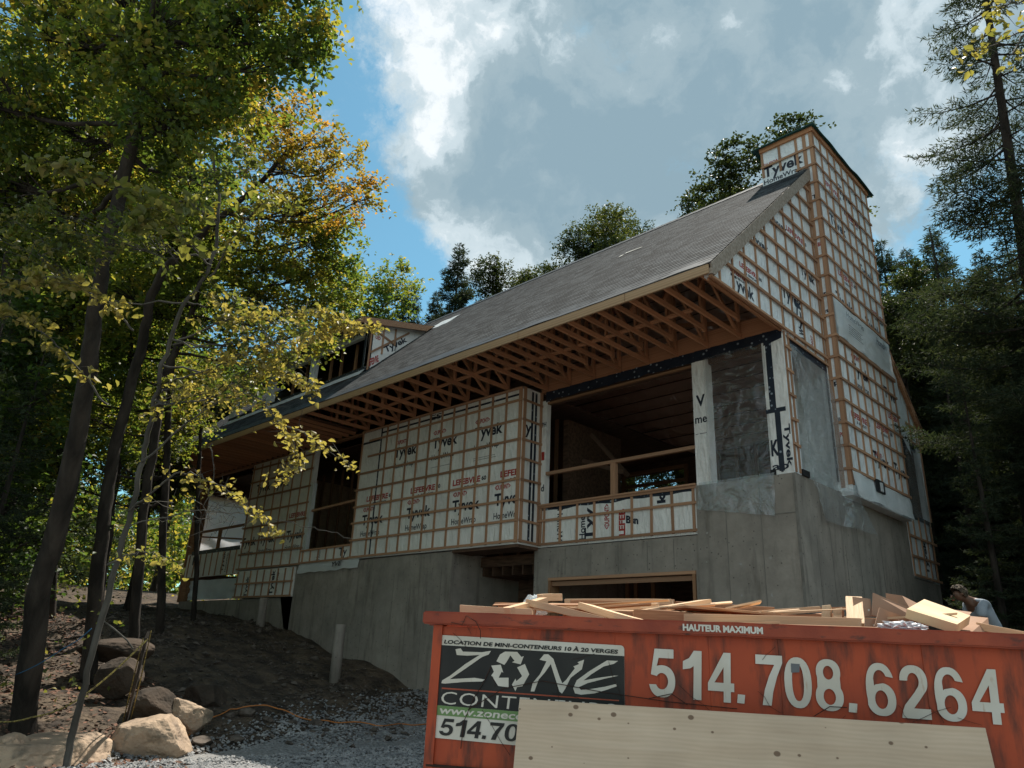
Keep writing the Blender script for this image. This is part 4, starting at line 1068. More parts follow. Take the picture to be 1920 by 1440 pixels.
dl(MB().box((.075, .034, 1.0), (DL - .08, .0515, 1.012)), 'weld_seam', 'rust_line')
dl(MB().box((.06, .035, .2), (.115, .10, 1.745)), 'corner_post', 'dumpster_paint'); dl(MB().box((DL - .115, .035, .2), (DL - .06, .10, 1.745)), 'corner_post', 'dumpster_paint')
dl(MB().box((.08, .1, .15), (.12, DW - .1, 1.75)), 'end_panel', 'dumpster_paint'); dl(MB().box((DL - .12, .1, .15), (DL - .08, DW - .1, 1.75)), 'end_panel', 'dumpster_paint')
dl(MB().box((.08, DW - .09, .2), (DL - .08, DW - .05, 1.74)), 'side_panel', 'dumpster_paint')
dl(MB().box((.1, .1, .15), (DL - .1, DW - .1, .2)), 'floor_plate', 'dumpster_paint')


def rail(a, b, name='top_rail'):
    bm = bmesh.new(); M_ = barM(a, b, .10, .072)
    bmesh.ops.create_cube(bm, size=1, matrix=M_)
    bmesh.ops.bevel(bm, geom=bm.edges[:], offset=.008, segments=2, affect='EDGES')
    if abs(a[0] - b[0]) > 2:
        ge = [e for e in bm.edges if abs(e.verts[0].co.x - e.verts[1].co.x) > 2]
        bmesh.ops.subdivide_edges(bm, edges=ge, cuts=60)
        for v in bm.verts:
            v.co.z += .006 * fnoise(v.co.x * 1.3, 4) + .003 * fnoise(v.co.x * 6, 9); v.co.y += .006 * fnoise(v.co.x * 1.8, 1)
    me = bpy.data.meshes.new(name); bm.to_mesh(me); bm.free(); me.materials.append(MATS['rim_paint'])
    return link(name, me, dump, local=True)


TS = -.007
r1 = rail((0, .05, 1.785), (DL, .05, 1.785 + TS * DL)); rail((0, DW - .05, 1.785), (DL, DW - .05, 1.785)); rail((.05, .1, 1.78), (.05, DW - .1, 1.78)); rail((DL - .05, .1, 1.75), (DL - .05, DW - .1, 1.75))
for x in (1.2, 3.6): dl(MB().tube([(x, .25, .12), (x, .1, .12)], [.12, .12], 14), 'wheel', 'rust_line'); dl(MB().tube([(x, DW - .25, .12), (x, DW - .1, .12)], [.12, .12], 14), 'wheel', 'rust_line')


def rrect(x0, z0, x1, z1, r, y, cor=(1, 1, 1, 1)):
    P = []
    for (cx, cz, a0, k) in ((x1 - r, z1 - r, 0, 0), (x0 + r, z1 - r, 90, 1), (x0 + r, z0 + r, 180, 2), (x1 - r, z0 + r, 270, 3)):
        if cor[k]:
            for s in range(6): a = math.radians(a0 + 18 * s); P.append((cx + r * math.cos(a), y, cz + r * math.sin(a)))
        else:
            P.append((x1 if k in (0, 3) else x0, y, z1 if k in (0, 1) else z0))
    return P


# decal: white plate, black field, green band
YD = .0445


def tilt(P, s=-.017): return [(x, y, z + s * (x - .1)) for x, y, z in P]


dec = dl(MB().add(tilt(rrect(.097, 1.145, 1.172, 1.690, .02, YD)), [tuple(range(24))[::-1]]), 'decal', 'decal_white')
cut = MB().add([(.60, YD - .002, 1.0), (1.2, YD - .002, 1.0), (1.2, YD - .002, 1.30), (.60, YD - .002, 1.30)], [(0, 1, 2, 3)])
dl(MB().add([(.097, YD - .0015, 1.313), (1.1715, YD - .0015, 1.298), (1.1715, YD - .0015, 1.617), (.097, YD - .0015, 1.635)], [(0, 1, 2, 3)]), 'decal_black_field', 'decal_black', dec)
dl(MB().add([(.10, YD - .0015, 1.262), (1.1715, YD - .0015, 1.247), (1.1715, YD - .0015, 1.2975), (.10, YD - .0015, 1.3125)], [(0, 1, 2, 3)]), 'decal_green_band', 'decal_green', dec)
YT = YD - .003


def dw(s, x0, z0, x1, z1, m, parent, y=YT, **kw):
    """word between (x0,z0) and (x1,z1) bottom line, height from z0 up"""
    h = kw.pop('h'); return word('lettering', s, (x0, y, z0), (x1 - x0, 0, z1 - z0), (kw.pop('sl', 0), 0, h), m, parent, local=True, **kw)


dw('LOCATION DE MINI-CONTENEURS 10 À 20 VERGES', .129, 1.643, 1.136, 1.627, 'decal_black', dec, h=.027, sl=.005, bold=.035)
dw('CONTENEURS', .133, 1.321, 1.12, 1.307, 'decal_white', dec, h=.066, bold=-.005, spacing=1.05, sl=.006)
dw('www.zoneconteneurs.com', .125, 1.270, 1.13, 1.256, 'decal_white', dec, h=.034, bold=.02, sl=.008)
ZONE = dict(Z=[(0.202, 1.615), (0.233, 1.621), (0.247, 1.604), (0.361, 1.605), (0.415, 1.615), (0.403, 1.595), (0.363, 1.579), (0.279, 1.52), (0.18, 1.453), (0.221, 1.457), (0.328, 1.467), (0.387, 1.461), (0.373, 1.45), (0.263, 1.442), (0.151, 1.428), (0.13, 1.429), (0.134, 1.444), (0.179, 1.471), (0.267, 1.538), (0.349, 1.59), (0.275, 1.583), (0.212, 1.584)],
N=[(0.724, 1.608), (0.748, 1.61), (0.778, 1.587), (0.817, 1.49), (0.831, 1.463), (0.85, 1.479), (0.9, 1.543), (0.891, 1.552), (0.924, 1.566), (0.914, 1.575), (0.951, 1.59), (0.939, 1.54), (0.877, 1.493), (0.847, 1.434), (0.83, 1.41), (0.816, 1.42), (0.806, 1.446), (0.764, 1.559), (0.731, 1.513), (0.698, 1.476), (0.675, 1.413), (0.654, 1.412), (0.664, 1.456), (0.704, 1.503), (0.739, 1.572), (0.7, 1.579)],
E=[(1.138, 1.591), (1.077, 1.591), (0.982, 1.533), (0.911, 1.482), (0.892, 1.441), (0.902, 1.415), (0.935, 1.41), (1.011, 1.421), (1.076, 1.442), (1.132, 1.463), (1.128, 1.474), (1.067, 1.457), (0.992, 1.442), (0.935, 1.434), (0.921, 1.447), (0.973, 1.471), (1.067, 1.498), (1.14, 1.516), (1.114, 1.515), (1.029, 1.5), (0.949, 1.483), (0.991, 1.516), (1.058, 1.559), (1.114, 1.575)],
a1=[(0.498, 1.614), (0.569, 1.615), (0.595, 1.589), (0.608, 1.594), (0.592, 1.55), (0.541, 1.559), (0.556, 1.567), (0.53, 1.595), (0.509, 1.558), (0.497, 1.543), (0.45, 1.56), (0.469, 1.597)],
a2=[(0.616, 1.553), (0.643, 1.5), (0.606, 1.436), (0.576, 1.43), (0.567, 1.409), (0.546, 1.442), (0.565, 1.474), (0.57, 1.461), (0.594, 1.48), (0.602, 1.489), (0.572, 1.533)],
a3=[(0.421, 1.536), (0.476, 1.543), (0.493, 1.502), (0.483, 1.506), (0.467, 1.474), (0.525, 1.477), (0.527, 1.427), (0.467, 1.431), (0.424, 1.485), (0.438, 1.504)])


def polyfill(P, y):
    """flat filled outline, concave allowed"""
    from mathutils.geometry import tessellate_polygon
    v = [Vector((a, 0, b)) for a, b in P]
    return [(a, y, b) for a, b in P], [tuple(t) for t in tessellate_polygon([v])]


for k_, P in ZONE.items(): dl(MB().add(*polyfill(P, YT)), 'lettering' if len(k_) == 1 else 'recycling_arrow', 'decal_white', dec)
dl(MB().add([(.135, YT, 1.399), (1.141, YT, 1.388), (1.141, YT, 1.394), (.135, YT, 1.407)], [(0, 1, 2, 3)]), 'decal_red_line', 'decal_red', dec)
# digits cut as outlines (with their holes) in a bold condensed face
def EL(cx, cy, rx, ry, a0, a1, n=14, k=2.0):
    o = []
    for i in range(n + 1):
        a = math.radians(a0 + (a1 - a0) * i / n); c, s_ = math.cos(a), math.sin(a)
        o.append((cx + rx * math.copysign(abs(c) ** (2 / k), c), cy + ry * math.copysign(abs(s_) ** (2 / k), s_)))
    return o


DG = {
    '0': [EL(.5, .5, .5, .5, 0, 350, 28, 2.3), EL(.5, .5, .215, .365, 0, 350, 24, 2.3)],
    '8': [EL(.5, .745, .44, .255, -22, 202, 20, 2.2) + EL(.5, .275, .5, .275, 145, 395, 24, 2.2), EL(.5, .735, .185, .135, 0, 340, 18), EL(.5, .27, .22, .155, 0, 340, 18)],
    '6': [EL(.5, .5, .5, .5, 24, 200, 18, 2.3) + EL(.5, .31, .5, .31, 200, 440, 24, 2.2) + [(.34, .585), (.285, .56)] + EL(.5, .68, .225, .185, 175, 22, 12) , EL(.5, .305, .22, .175, 0, 340, 18)],
    '2': [EL(.49, .70, .46, .30, 180, -32, 22, 2.2) + [(.66, .36), (.42, .19), (.97, .19), (.97, 0), (0, 0), (.03, .11), (.13, .24), (.48, .48), (.63, .60)] + EL(.48, .70, .19, .155, -25, 180, 12)],
    '5': [[(.93, 1), (.20, 1), (.06, .46), (.30, .43)] + EL(.48, .33, .24, .17, 140, -155, 18) + [(.0, .255)] + EL(.49, .33, .50, .33, -168, 112, 26, 2.2) + [(.36, .81), (.93, .81)]],
    '4': [[(.60, 1), (.87, 1), (.87, .385), (1, .385), (1, .215), (.87, .215), (.87, 0), (.60, 0), (.60, .215), (0, .215), (0, .37)], [(.60, .385), (.60, .70), (.25, .385)]],
    '7': [[(0, 1), (1, 1), (1, .85), (.80, .58), (.64, .27), (.57, 0), (.24, 0), (.33, .30), (.50, .58), (.70, .81), (0, .81)]],
    '1': [[(.58, 1), (1, 1), (1, 0), (.58, 0), (.58, .68), (.40, .63), (0, .60), (0, .77), (.33, .84)]],
    '.': [[(0, 0), (1, 0), (1, 1), (0, 1)]],
}


def digit(name, c, O, X, Y, m, parent):
    from mathutils.geometry import tessellate_polygon
    O, X, Y = Vector(O), Vector(X), Vector(Y); loops = [[Vector((a, b, 0)) for a, b in l] for l in DG[c]]
    tri = tessellate_polygon(loops); V = [O + X * v.x + Y * v.y for l in loops for v in l]
    return link(name, mesh(name, V, [tuple(t) for t in tri], m), parent, local=True)


dg = [('5', 1.302, 1.440, 1.420, .243), ('1', 1.475, 1.572, 1.418, .243), ('4', 1.605, 1.738, 1.413, .244), ('.', 1.752, 1.788, 1.413, .042), ('7', 1.846, 1.979, 1.410, .244), ('0', 1.990, 2.122, 1.405, .244),
      ('8', 2.138, 2.270, 1.400, .246), ('.', 2.288, 2.326, 1.400, .042), ('6', 2.378, 2.512, 1.391, .247), ('2', 2.532, 2.668, 1.387, .247), ('6', 2.690, 2.826, 1.384, .248), ('4', 2.846, 2.984, 1.383, .248)]
for s_, a_, b_, z_, h_ in dg: digit('digit', s_, (a_, YD - .001, z_), (b_ - a_, 0, -.002), (.012 if s_ in '147' else .006, 0, h_), 'decal_white', dump)
x_ = .133
for s_ in '514.708.6264':
    w_ = .022 if s_ == '.' else (.062 if s_ == '1' else .080); digit('digit', s_, (x_, YT, 1.160 - .012 * (x_ - .133)), (w_, 0, -.001), ((.004 if s_ == '.' else .014), 0, .018 if s_ == '.' else .087), 'decal_black', dec); x_ += w_ + (.012 if s_ in '.' else .010)
dw('HAUTEUR MAXIMUM', 1.491, 1.758, 1.902, 1.754, 'decal_white', r1, h=.036, y=-.004, bold=.05)
dl(MB().add([(2.03, YD - .003, 1.572), (2.07, YD - .003, 1.575), (2.075, YD - .003, 1.615), (2.032, YD - .003, 1.617)], [(0, 1, 2, 3)]), 'sticker', 'ink_grey')
# scratches and dangling rusty wire
rs = random.Random(3)
for k_ in range(22):
    x0 = rs.uniform(.1, 2.95); z0 = rs.uniform(1.06, 1.72); a_ = rs.uniform(-.9, .9) + (math.pi / 2 if rs.random() < .45 else 0); l_ = rs.uniform(.04, .28)
    P = [(x0 + math.cos(a_) * l_ * t + rs.uniform(-.008, .008), YD - .004, z0 + math.sin(a_) * l_ * t + rs.uniform(-.008, .008)) for t in (0, .3, .6, 1)]
    P = [p for p in P if .09 < p[0] < 3.0 and p[2] < 1.745]
    if len(P) > 1: dl(MB().tube(P, [.0012] * len(P), 4), 'scratch', 'rust_line')
for P in ([(.42, YD - .006, 1.53), (.39, YD - .012, 1.46), (.33, YD - .01, 1.36), (.28, YD - .01, 1.24), (.27, YD - .006, 1.10)], [(.30, YD - .006, 1.30), (.5, YD - .014, 1.42), (.72, YD - .012, 1.47), (1.05, YD - .012, 1.43), (1.4, YD - .01, 1.40), (1.75, YD - .006, 1.385)],
          [(1.3, YD - .006, 1.41), (1.42, YD - .01, 1.44), (1.5, YD - .006, 1.39)], [(.18, -.004, 1.76), (.25, -.008, 1.75), (.27, -.006, 1.80), (.33, -.01, 1.77), (.36, -.006, 1.72), (.35, YD - .01, 1.68)], [(2.28, YD - .008, 1.42), (2.2, YD - .01, 1.42), (2.12, YD - .008, 1.37)]):
    dl(MB().tube(P, [.0022] * len(P), 5), 'rusty_wire', 'rust_line')
# plywood sheet leaning against the container
PL = DUM
pw = MB().prism([DUM @ Vector(p) for p in ((.632, -.125, 1.379), (2.842, -.125, 1.372), (2.875, -.36, .0), (.60, -.36, .0))], DUM.to_3x3() @ Vector((0, .016, 0)))
pv = [Vector(v) for v in pw.V]; org = DUM @ Vector((.6, -.36, 0))
pl_ = link('plywood_sheet', mesh('plywood_sheet', [DUM.inverted() @ v for v in pv], pw.F, 'plywood'), None, DUM, label='big pale knotty plywood sheet leaning against the front of the red container', cat='plywood sheet')

# ---- scraps lying in the container, every one a thing of its own
def scrap(name, p, q, wd, th, m, label, cat='board', roll=0, group=None):
    p, q = Vector(p), Vector(q); up = Vector((0, math.sin(roll), math.cos(roll)))
    M_ = DUM @ barM(p, q, wd, th, up)
    bm = bmesh.new(); bmesh.ops.create_cube(bm, size=1)
    le = (q - p).length; bmesh.ops.subdivide_edges(bm, edges=[e for e in bm.edges if abs(e.verts[0].co.x - e.verts[1].co.x) > .5], cuts=5)
    bw = random.uniform(-.12, .12); sk = random.uniform(-.12, .12)
    for v in bm.verts:      # warped boards with skewed, ragged ends
        v.co.z += bw * (1 - 4 * v.co.x ** 2) * .6; v.co.y += .08 * fnoise(v.co.x * 2 + p.x * 9, 1)
        if abs(v.co.x) > .49: v.co.x += (sk * v.co.y * wd / le * 3 + random.uniform(-.004, .004) / le)
    bmesh.ops.bevel(bm, geom=[e for e in bm.edges if len(e.link_faces) == 2 and e.calc_face_angle(0) > .6], offset=.02, segments=1, affect='EDGES')
    me = bpy.data.meshes.new(name); bm.to_mesh(me); bm.free(); me.materials.append(MATS[m])
    return link(name, me, None, M_, label=label, cat=cat, group=group or 'offcuts heaped in the container')


LB = 'lumber'; LN = 'lumber_brown'
S = [
    ('lumber_offcut', (.17, .22, 1.848), (.60, .30, 1.842), .09, .045, LB, 'short board lying flat on the far left end of the container rim'),
    ('lumber_offcut', (.30, .60, 1.892), (.78, .85, 1.90), .14, .03, LB, 'wide pale board behind the leftmost board in the container'),
    ('lumber_block', (.565, .62, 1.955), (.69, .66, 1.965), .09, .045, LB, 'small wooden block balanced on top of the heap near the white bag'),
    ('lumber_offcut', (.55, .40, 1.905), (1.06, .16, 1.80), .085, .04, LB, 'board sloping down to the rim right of the leftmost board'),
    ('lumber_offcut', (.45, .22, 1.845), (.62, .50, 1.93), .06, .04, LB, 'narrow pale stick slanting up under the small top block'),
    ('lumber_offcut', (.56, .95, 1.915), (1.32, .80, 1.925), .09, .06, LB, 'squared beam end with rounded pale top, left of centre of the heap'),
    ('lumber_offcut', (.62, 1.35, 1.985), (1.40, 1.25, 1.995), .14, .04, LB, 'long wide board on the top of the heap, left of centre'),
    ('lumber_offcut', (.68, 1.15, 1.955), (1.05, 1.12, 1.955), .09, .05, LN, 'short brown board wedged under the long top board'),
    ('lumber_offcut', (.90, .42, 1.895), (1.25, .17, 1.800), .11, .04, LB, 'stubby light board tipped over the rim in the middle of the container'),
    ('lumber_offcut', (1.22, .45, 1.87), (1.62, 1.0, 1.985), .08, .03, LB, 'thin bright board slanting up to the right, middle of the heap'),
    ('lumber_offcut', (1.20, .42, 1.845), (1.54, .30, 1.828), .04, .085, LN, 'brown board on edge just behind the rim in the middle'),
    ('panel_offcut', (1.45, .40, 1.905), (1.98, .62, 1.885), .34, .012, LN, 'thin brown panel offcut propped in the middle of the heap'),
    ('panel_offcut', (1.50, .75, 1.935), (2.05, .95, 1.91), .30, .012, LB, 'thin pale panel offcut under the brown one, middle of the heap'),
    ('lumber_offcut', (1.50, .28, 1.838), (2.44, .30, 1.842), .09, .045, LB, 'long straight board lying parallel to the rim, right of centre'),
    ('lumber_offcut', (1.92, .62, 1.893), (2.28, .88, 1.945), .12, .035, LB, 'almost white board pointing up to the right behind the long straight board'),
    ('lumber_offcut', (1.90, .52, 1.865), (2.40, .95, 1.915), .06, .03, LN, 'thin tan lath below the almost white board'),
    ('lumber_offcut', (1.40, 1.35, 1.985), (2.06, 1.25, 1.955), .12, .045, LN, 'orange-brown board at the back of the heap, right of centre'),
    ('lumber_offcut', (1.55, .13, 1.79), (2.56, .16, 1.795), .06, .04, LN, 'dark reddish board tucked right behind the rim, right of centre'),
    ('lumber_offcut', (1.62, .20, 1.80), (2.0, .16, 1.822), .07, .012, LB, 'bent lath lying on the dark reddish board'),
    ('lumber_block', (2.31, .62, 1.85), (2.325, .66, 1.945), .05, .045, LB, 'small upright wood block left of the cardboard pieces, the taller one'),
    ('lumber_block', (2.37, .60, 1.85), (2.385, .64, 1.925), .05, .05, LB, 'small upright wood block against the cardboard, the shorter one'),
    ('lumber_offcut', (2.42, .34, 1.83), (2.48, .66, 2.00), .09, .03, LB, 'pale board standing on end between the blocks and the cardboard'),
    ('lumber_offcut', (3.10, .6, 1.86), (3.42, .35, 1.775), .10, .04, LB, 'board sloping down right of the cardboard pile'),
    ('lumber_offcut', (2.95, .2, 1.765), (4.2, .3, 1.755), .30, .03, LN, 'wide reddish board lying inside the rim at the right edge'),
    ('lumber_offcut', (.95, .75, 1.88), (1.75, .55, 1.87), .09, .04, LB, 'board mostly buried across the middle of the heap'),
    ('lumber_offcut', (.75, .50, 1.86), (1.30, .62, 1.855), .09, .04, LN, 'brown board buried under the left of the heap'),
    ('lumber_offcut', (2.0, 1.0, 1.90), (2.9, .8, 1.87), .09, .045, LB, 'board buried behind the cardboard pieces'),
]
for s_ in S: scrap(*s_, roll=random.uniform(-.12, .12))
for k_ in range(16):
    x_ = .35 + k_ * .155 + random.uniform(-.06, .06); y_ = random.uniform(.35, 1.0); a_ = random.uniform(-.5, .5); l_ = random.uniform(.10, .30); z_ = 1.86 + .08 * y_ + random.uniform(-.01, .03)
    if x_ > 2.35: z_ -= .04
    scrap('splinter', (x_ - l_ * math.cos(a_), y_ - l_ * math.sin(a_), z_ - .02), (x_ + l_ * math.cos(a_), y_ + l_ * math.sin(a_), z_ + random.uniform(-.02, .035)), random.uniform(.015, .04), random.uniform(.006, .014), random.choice((LB, LB, LN)), 'thin split lath lying loose on the heap of boards', 'lath', random.uniform(-.5, .5), 'loose laths on the heap')
fill = MB()
for k_ in range(90):
    x_, y_ = random.uniform(.3, DL - .5), random.uniform(.3, DW - .3); a_ = random.uniform(-.6, .6) + random.choice((0, 0, 1.5)); l_ = random.uniform(.15, .45)
    z_ = random.uniform(1.45, 1.86 if x_ < 3.2 and y_ > .6 else 1.76)
    p = Vector((max(.2, min(DL - .2, x_ - math.cos(a_) * l_)), max(.18, min(DW - .18, y_ - math.sin(a_) * l_)), z_)); q = Vector((max(.2, min(DL - .2, x_ + math.cos(a_) * l_)), max(.18, min(DW - .18, y_ + math.sin(a_) * l_)), z_ + random.uniform(-.05, .05)))
    if (q - p).length > .1: fill.bar(DUM @ p, DUM @ q, .09, .04)
fill.put('buried_scraps', 'lumber_brown', kind='stuff')


def plate(name, P, th, m, label, cat, group=None, holes=()):
    P = [DUM @ Vector(p) for p in P]; n_ = (P[1] - P[0]).cross(P[2] - P[0]).normalized() * th
    o = MB().prism(P, n_).put(name, m, None, label=label, cat=cat, group=group)
    for a_, b_ in holes:
        c = P[0] + (P[1] - P[0]) * a_ + (P[-1] - P[0]) * b_; r_ = .006; X = (P[1] - P[0]).normalized() * r_; Y = (P[-1] - P[0]).normalized() * r_
        for s_ in (-1, 1):
            h_ = c + n_.normalized() * (th / 2 + s_ * (th / 2 + .001)); MB().add([h_ - X - Y, h_ + X - Y, h_ + X + Y, h_ - X + Y], [(0, 1, 2, 3)]).put('staple_hole', 'decal_white', o)
    return o


CG = 'cardboard pieces in the container'
plate('cardboard_flap', [(2.45, .52, 1.885), (2.555, .58, 1.895), (2.56, .62, 1.995), (2.455, .56, 2.00)], .006, 'cardboard', 'small upright square cardboard flap with two holes, leftmost of the cardboard', 'cardboard', CG, [(.3, .4), (.8, .3)])
plate('cardboard_flap', [(2.42, .33, 1.80), (2.56, .42, 1.812), (2.56, .44, 1.872), (2.42, .35, 1.866)], .006, 'cardboard', 'low cardboard flap with holes below the upright square one', 'cardboard', CG, [(.3, .5), (.7, .4)])
plate('cardboard_flap', [(2.545, .55, 1.895), (2.86, .72, 1.875), (2.885, .80, 1.925), (2.58, .62, 2.028)], .006, 'cardboard', 'long cardboard flap leaning behind, its left corner the highest', 'cardboard', CG)
plate('cardboard_flap', [(2.515, .36, 1.83), (2.76, .50, 1.80), (2.78, .54, 1.865), (2.56, .40, 1.932)], .006, 'cardboard', 'cardboard flap in front of the long leaning one', 'cardboard', CG, [(.5, .5)])
cb = MB()
Q = {k_: DUM @ Vector(v) for k_, v in dict(a=(2.70, .85, 1.92), b=(2.705, .88, 2.055), c=(2.78, .80, 2.035), d=(2.93, .95, 1.985), e=(3.06, 1.15, 1.995), f=(3.19, .95, 1.96), g=(3.10, .75, 1.91), h=(2.92, .60, 1.90), i=(2.80, .70, 1.93)).items()}
cb.add([Q[x_] for x_ in 'abcdefghi'], [(0, 1, 2, 8), (8, 2, 3, 7), (3, 4, 5, 6), (7, 3, 6)])
cb.put('crushed_carton', 'cardboard', None, label='crushed cardboard carton with folded flaps behind the thick slab', cat='cardboard box', group=CG)
plate('cardboard_sheet', [(2.98, .42, 1.79), (3.125, .52, 1.79), (3.165, .62, 1.905), (2.88, .75, 1.94)], .006, 'cardboard', 'large cardboard panel standing at the right end behind the slab', 'cardboard', CG)
plate('wood_slab', [(2.86, .16, 1.795), (2.655, .26, 1.872), (2.84, .62, 1.955), (3.03, .50, 1.862)], -.05, 'slab_wood', 'thick square pale wooden slab resting tilted on the rim beside the cardboard', 'wood slab')
# crumpled silver wrapper and a white bag
def crumple(name, c, r_, m, label, cat, sq=(1, 1, 1), amp=.35, fr=9):
    bm = bmesh.new(); bmesh.ops.create_icosphere(bm, subdivisions=4, radius=1)
    for v in bm.verts:
        n_ = v.co.copy(); k_ = 1 + amp * abs(noise.noise(n_ * fr * .3)) - amp * .6 * abs(noise.noise(n_ * fr * .7 + Vector((3, 1, 2))))
        v.co = Vector((n_.x * sq[0], n_.y * sq[1], n_.z * sq[2])) * k_ * r_
    me = bpy.data.meshes.new(name); bm.to_mesh(me); bm.free(); me.materials.append(MATS[m])
    return link(name, me, None, Matrix.Translation(DUM @ Vector(c)) @ Matrix.Rotation(DA, 4, 'Z'), label=label, cat=cat)


crumple('plastic_wrapper', (2.61, .16, 1.812), .10, 'foil', 'crumpled silvery plastic wrapper on the rim left of the slab', 'wrapper', (1.1, .6, .32), .8, 14)
crumple('plastic_bag', (.46, 1.0, 1.925), .085, 'loose_wrap', 'bunched white plastic bag at the back left of the heap', 'bag', (1.0, .8, .8), .5, 10)

# ------------------------------------------------------------------ rocks, cord, stakes, person
def rock(c, s, rz, m, label, seed, group='boulders along the edge of the bank', flat=0):
    bm = bmesh.new(); bmesh.ops.create_icosphere(bm, subdivisions=5, radius=1); rr = random.Random(seed)
    pl = [(Vector((rr.gauss(0, 1), rr.gauss(0, 1), rr.gauss(0, .7))).normalized(), rr.uniform(.62, .9)) for _ in range(11)]
    if flat: pl.append((Vector((.05, .05, 1)).normalized(), flat))
    for v in bm.verts:
        p = v.co.normalized(); r_ = 1.0
        for n_, d_ in pl:
            k_ = p.dot(n_)
            if k_ > 1e-3: r_ = min(r_, d_ / k_)
        r_ += .05 * noise.noise(p * 2.5 + Vector((seed, 0, 0))) + .02 * noise.noise(p * 9) + .008 * noise.noise(p * 25)
        v.co = Vector((p.x * s[0], p.y * s[1], p.z * s[2])) * r_
    me = bpy.data.meshes.new('boulder'); bm.to_mesh(me); bm.free(); me.materials.append(MATS[m]); me.polygons.foreach_set('use_smooth', [False] * len(me.polygons))
    return link('boulder', me, None, Matrix.Translation(c) @ Matrix.Rotation(rz, 4, 'Z'), label=label, cat='boulder', group=group)


def onG(u, v, d0=3, d1=60):
    """ground point seen at the photograph's pixel (u, v)"""
    d = d0
    while d < d1:
        p = A(u, v, d)
        if p.z < T(p.x, p.y): return p
        d += .02
    return A(u, v, d1)


p = onG(110, 1436); rock(p + Vector((-.25, -.1, -.0)), (1.2, .68, .44), math.radians(-52), 'boulder', 'long low flat boulder at the lower left corner of the driveway', 3, flat=.7)
p = onG(262, 1422); rock(p + Vector((-.35, .25, .18)), (.70, .58, .46), .4, 'boulder', 'large rounded tan boulder right of the long flat one', 5)
p = onG(300, 1395); rock(p + Vector((-.75, .65, .28)), (.45, .42, .36), 1.2, 'boulder', 'tan boulder stacked just behind the large rounded one', 8)
p = onG(315, 1372); rock(p + Vector((-1.3, 1.15, .32)), (.52, .45, .42), 2.0, 'boulder_shaded', 'flat topped brownish boulder above the stacked tan ones', 12, flat=.75)
p = A(300, 1262, 12.5); rock(Vector((p.x, p.y, T(p.x, p.y) + .22)), (.5, .4, .34), .3, 'boulder_shaded', 'dark boulder with a pointed ledge halfway up the bank', 15)
p = A(235, 1235, 13.2); rock(Vector((p.x, p.y, T(p.x, p.y) + .3)), (.42, .36, .36), 1.3, 'boulder_shaded', 'tall dark boulder in the shade behind the yellow stake', 19)
p = A(228, 1170, 14.6); rock(Vector((p.x, p.y, T(p.x, p.y) + .55)), (.75, .55, .26), .7, 'boulder_shaded', 'flat dark slab of rock highest on the shaded bank', 21)
p = A(15, 1432, 9.6); rock(Vector((p.x, p.y, T(p.x, p.y) + .05)), (.5, .4, .3), .1, 'boulder', 'boulder cut off by the left edge, beside the long flat one', 25)
p = A(330, 1400, 10.5)
for k_, (u, v, r_) in enumerate(((378, 1398, .16), (440, 1392, .12), (590, 1362, .14), (548, 1360, .10), (500, 1352, .09), (610, 1372, .08), (700, 1380, .07), (462, 1340, .13), (430, 1345, .1))):
    q = onG(u, v); b = MB(); V_, F_ = pebble((q.x, q.y, r_)); b.add(V_, F_)
    rock(q + Vector((0, 0, r_ * .3)), (r_ * 1.3, r_, r_ * .6), k_, 'stone', ['flat grey stone near the boulders at the driveway edge', 'small stone right of the flat grey one', 'pale stone just below the orange cord', 'small stone left of the pale one below the cord', 'stone beside the low point of the cord', 'little stone right of the pale one', 'little stone nearest the red container', 'stone above the cord on the bank', 'stone left of the one above the cord'][k_], 40 + k_, 'loose stones by the driveway')

cp_ = [onG(u, v) + Vector((0, 0, .03)) for u, v in ((318, 1412), (335, 1398), (352, 1385), (385, 1362), (430, 1336), (480, 1328), (520, 1334), (560, 1350), (600, 1356), (650, 1360), (705, 1366), (760, 1363), (800, 1362), (840, 1364))]
sp = []
for i in range(len(cp_) - 1):
    for t in (0, .25, .5, .75): q = cp_[i].lerp(cp_[i + 1], t); sp.append(Vector((q.x, q.y, max(q.z, T(q.x, q.y) + .045))))
MB().tube(sp, [.011] * len(sp), 6).put('extension_cord', 'cord_orange', None, True, label='thin orange extension cord snaking over the dirt bank to the container', cat='cord')

# leaning stake with fraying edges and the rope tied to it
q = onG(238, 1345, 6, 14); top = A(276, 1190, 9.9)
stake = MB().bar(q - Vector((0, 0, .2)), top, .10, .03, (1, 1, 0)).put('wooden_stake', 'bark', None, label='split dark wooden stake with yellow edges leaning between the boulders and the trees', cat='stake')
for s_ in (-1, 1):
    o_ = RT * (.055 * s_); MB().tube([q - Vector((0, 0, .2)) + o_, q.lerp(top, .5) + o_ * (1 + .2 * s_), top + o_ * .8 + Vector((0, 0, .05 * s_))], [.008, .01, .006], 5).put('torn_edge', 'rope_yellow', stake)
def rope(P, r_, m, label, name='rope', cat='rope', sag=0):
    Q_ = []
    for i in range(len(P) - 1):
        for t in np.arange(0, 1, .125): v = P[i].lerp(P[i + 1], float(t)); v.z -= sag * math.sin(math.pi * t); Q_.append(v)
    Q_.append(P[-1]); MB().tube(Q_, [r_] * len(Q_), 5).put(name, m, None, True, label=label, cat=cat)
rope([A(277, 1198, 9.9), A(150, 1310, 9.7), A(60, 1345, 9.8), A(-20, 1350, 9.9)], .011, 'rope_yellow', 'frayed yellow rope strung low from the stake towards the left trees', sag=.04)
rope([A(172, 1178, 10.2), A(120, 1215, 10.3), A(30, 1265, 10.5)], .007, 'rope_blue', 'thin blue string tied between two trunks at the left', sag=.03)
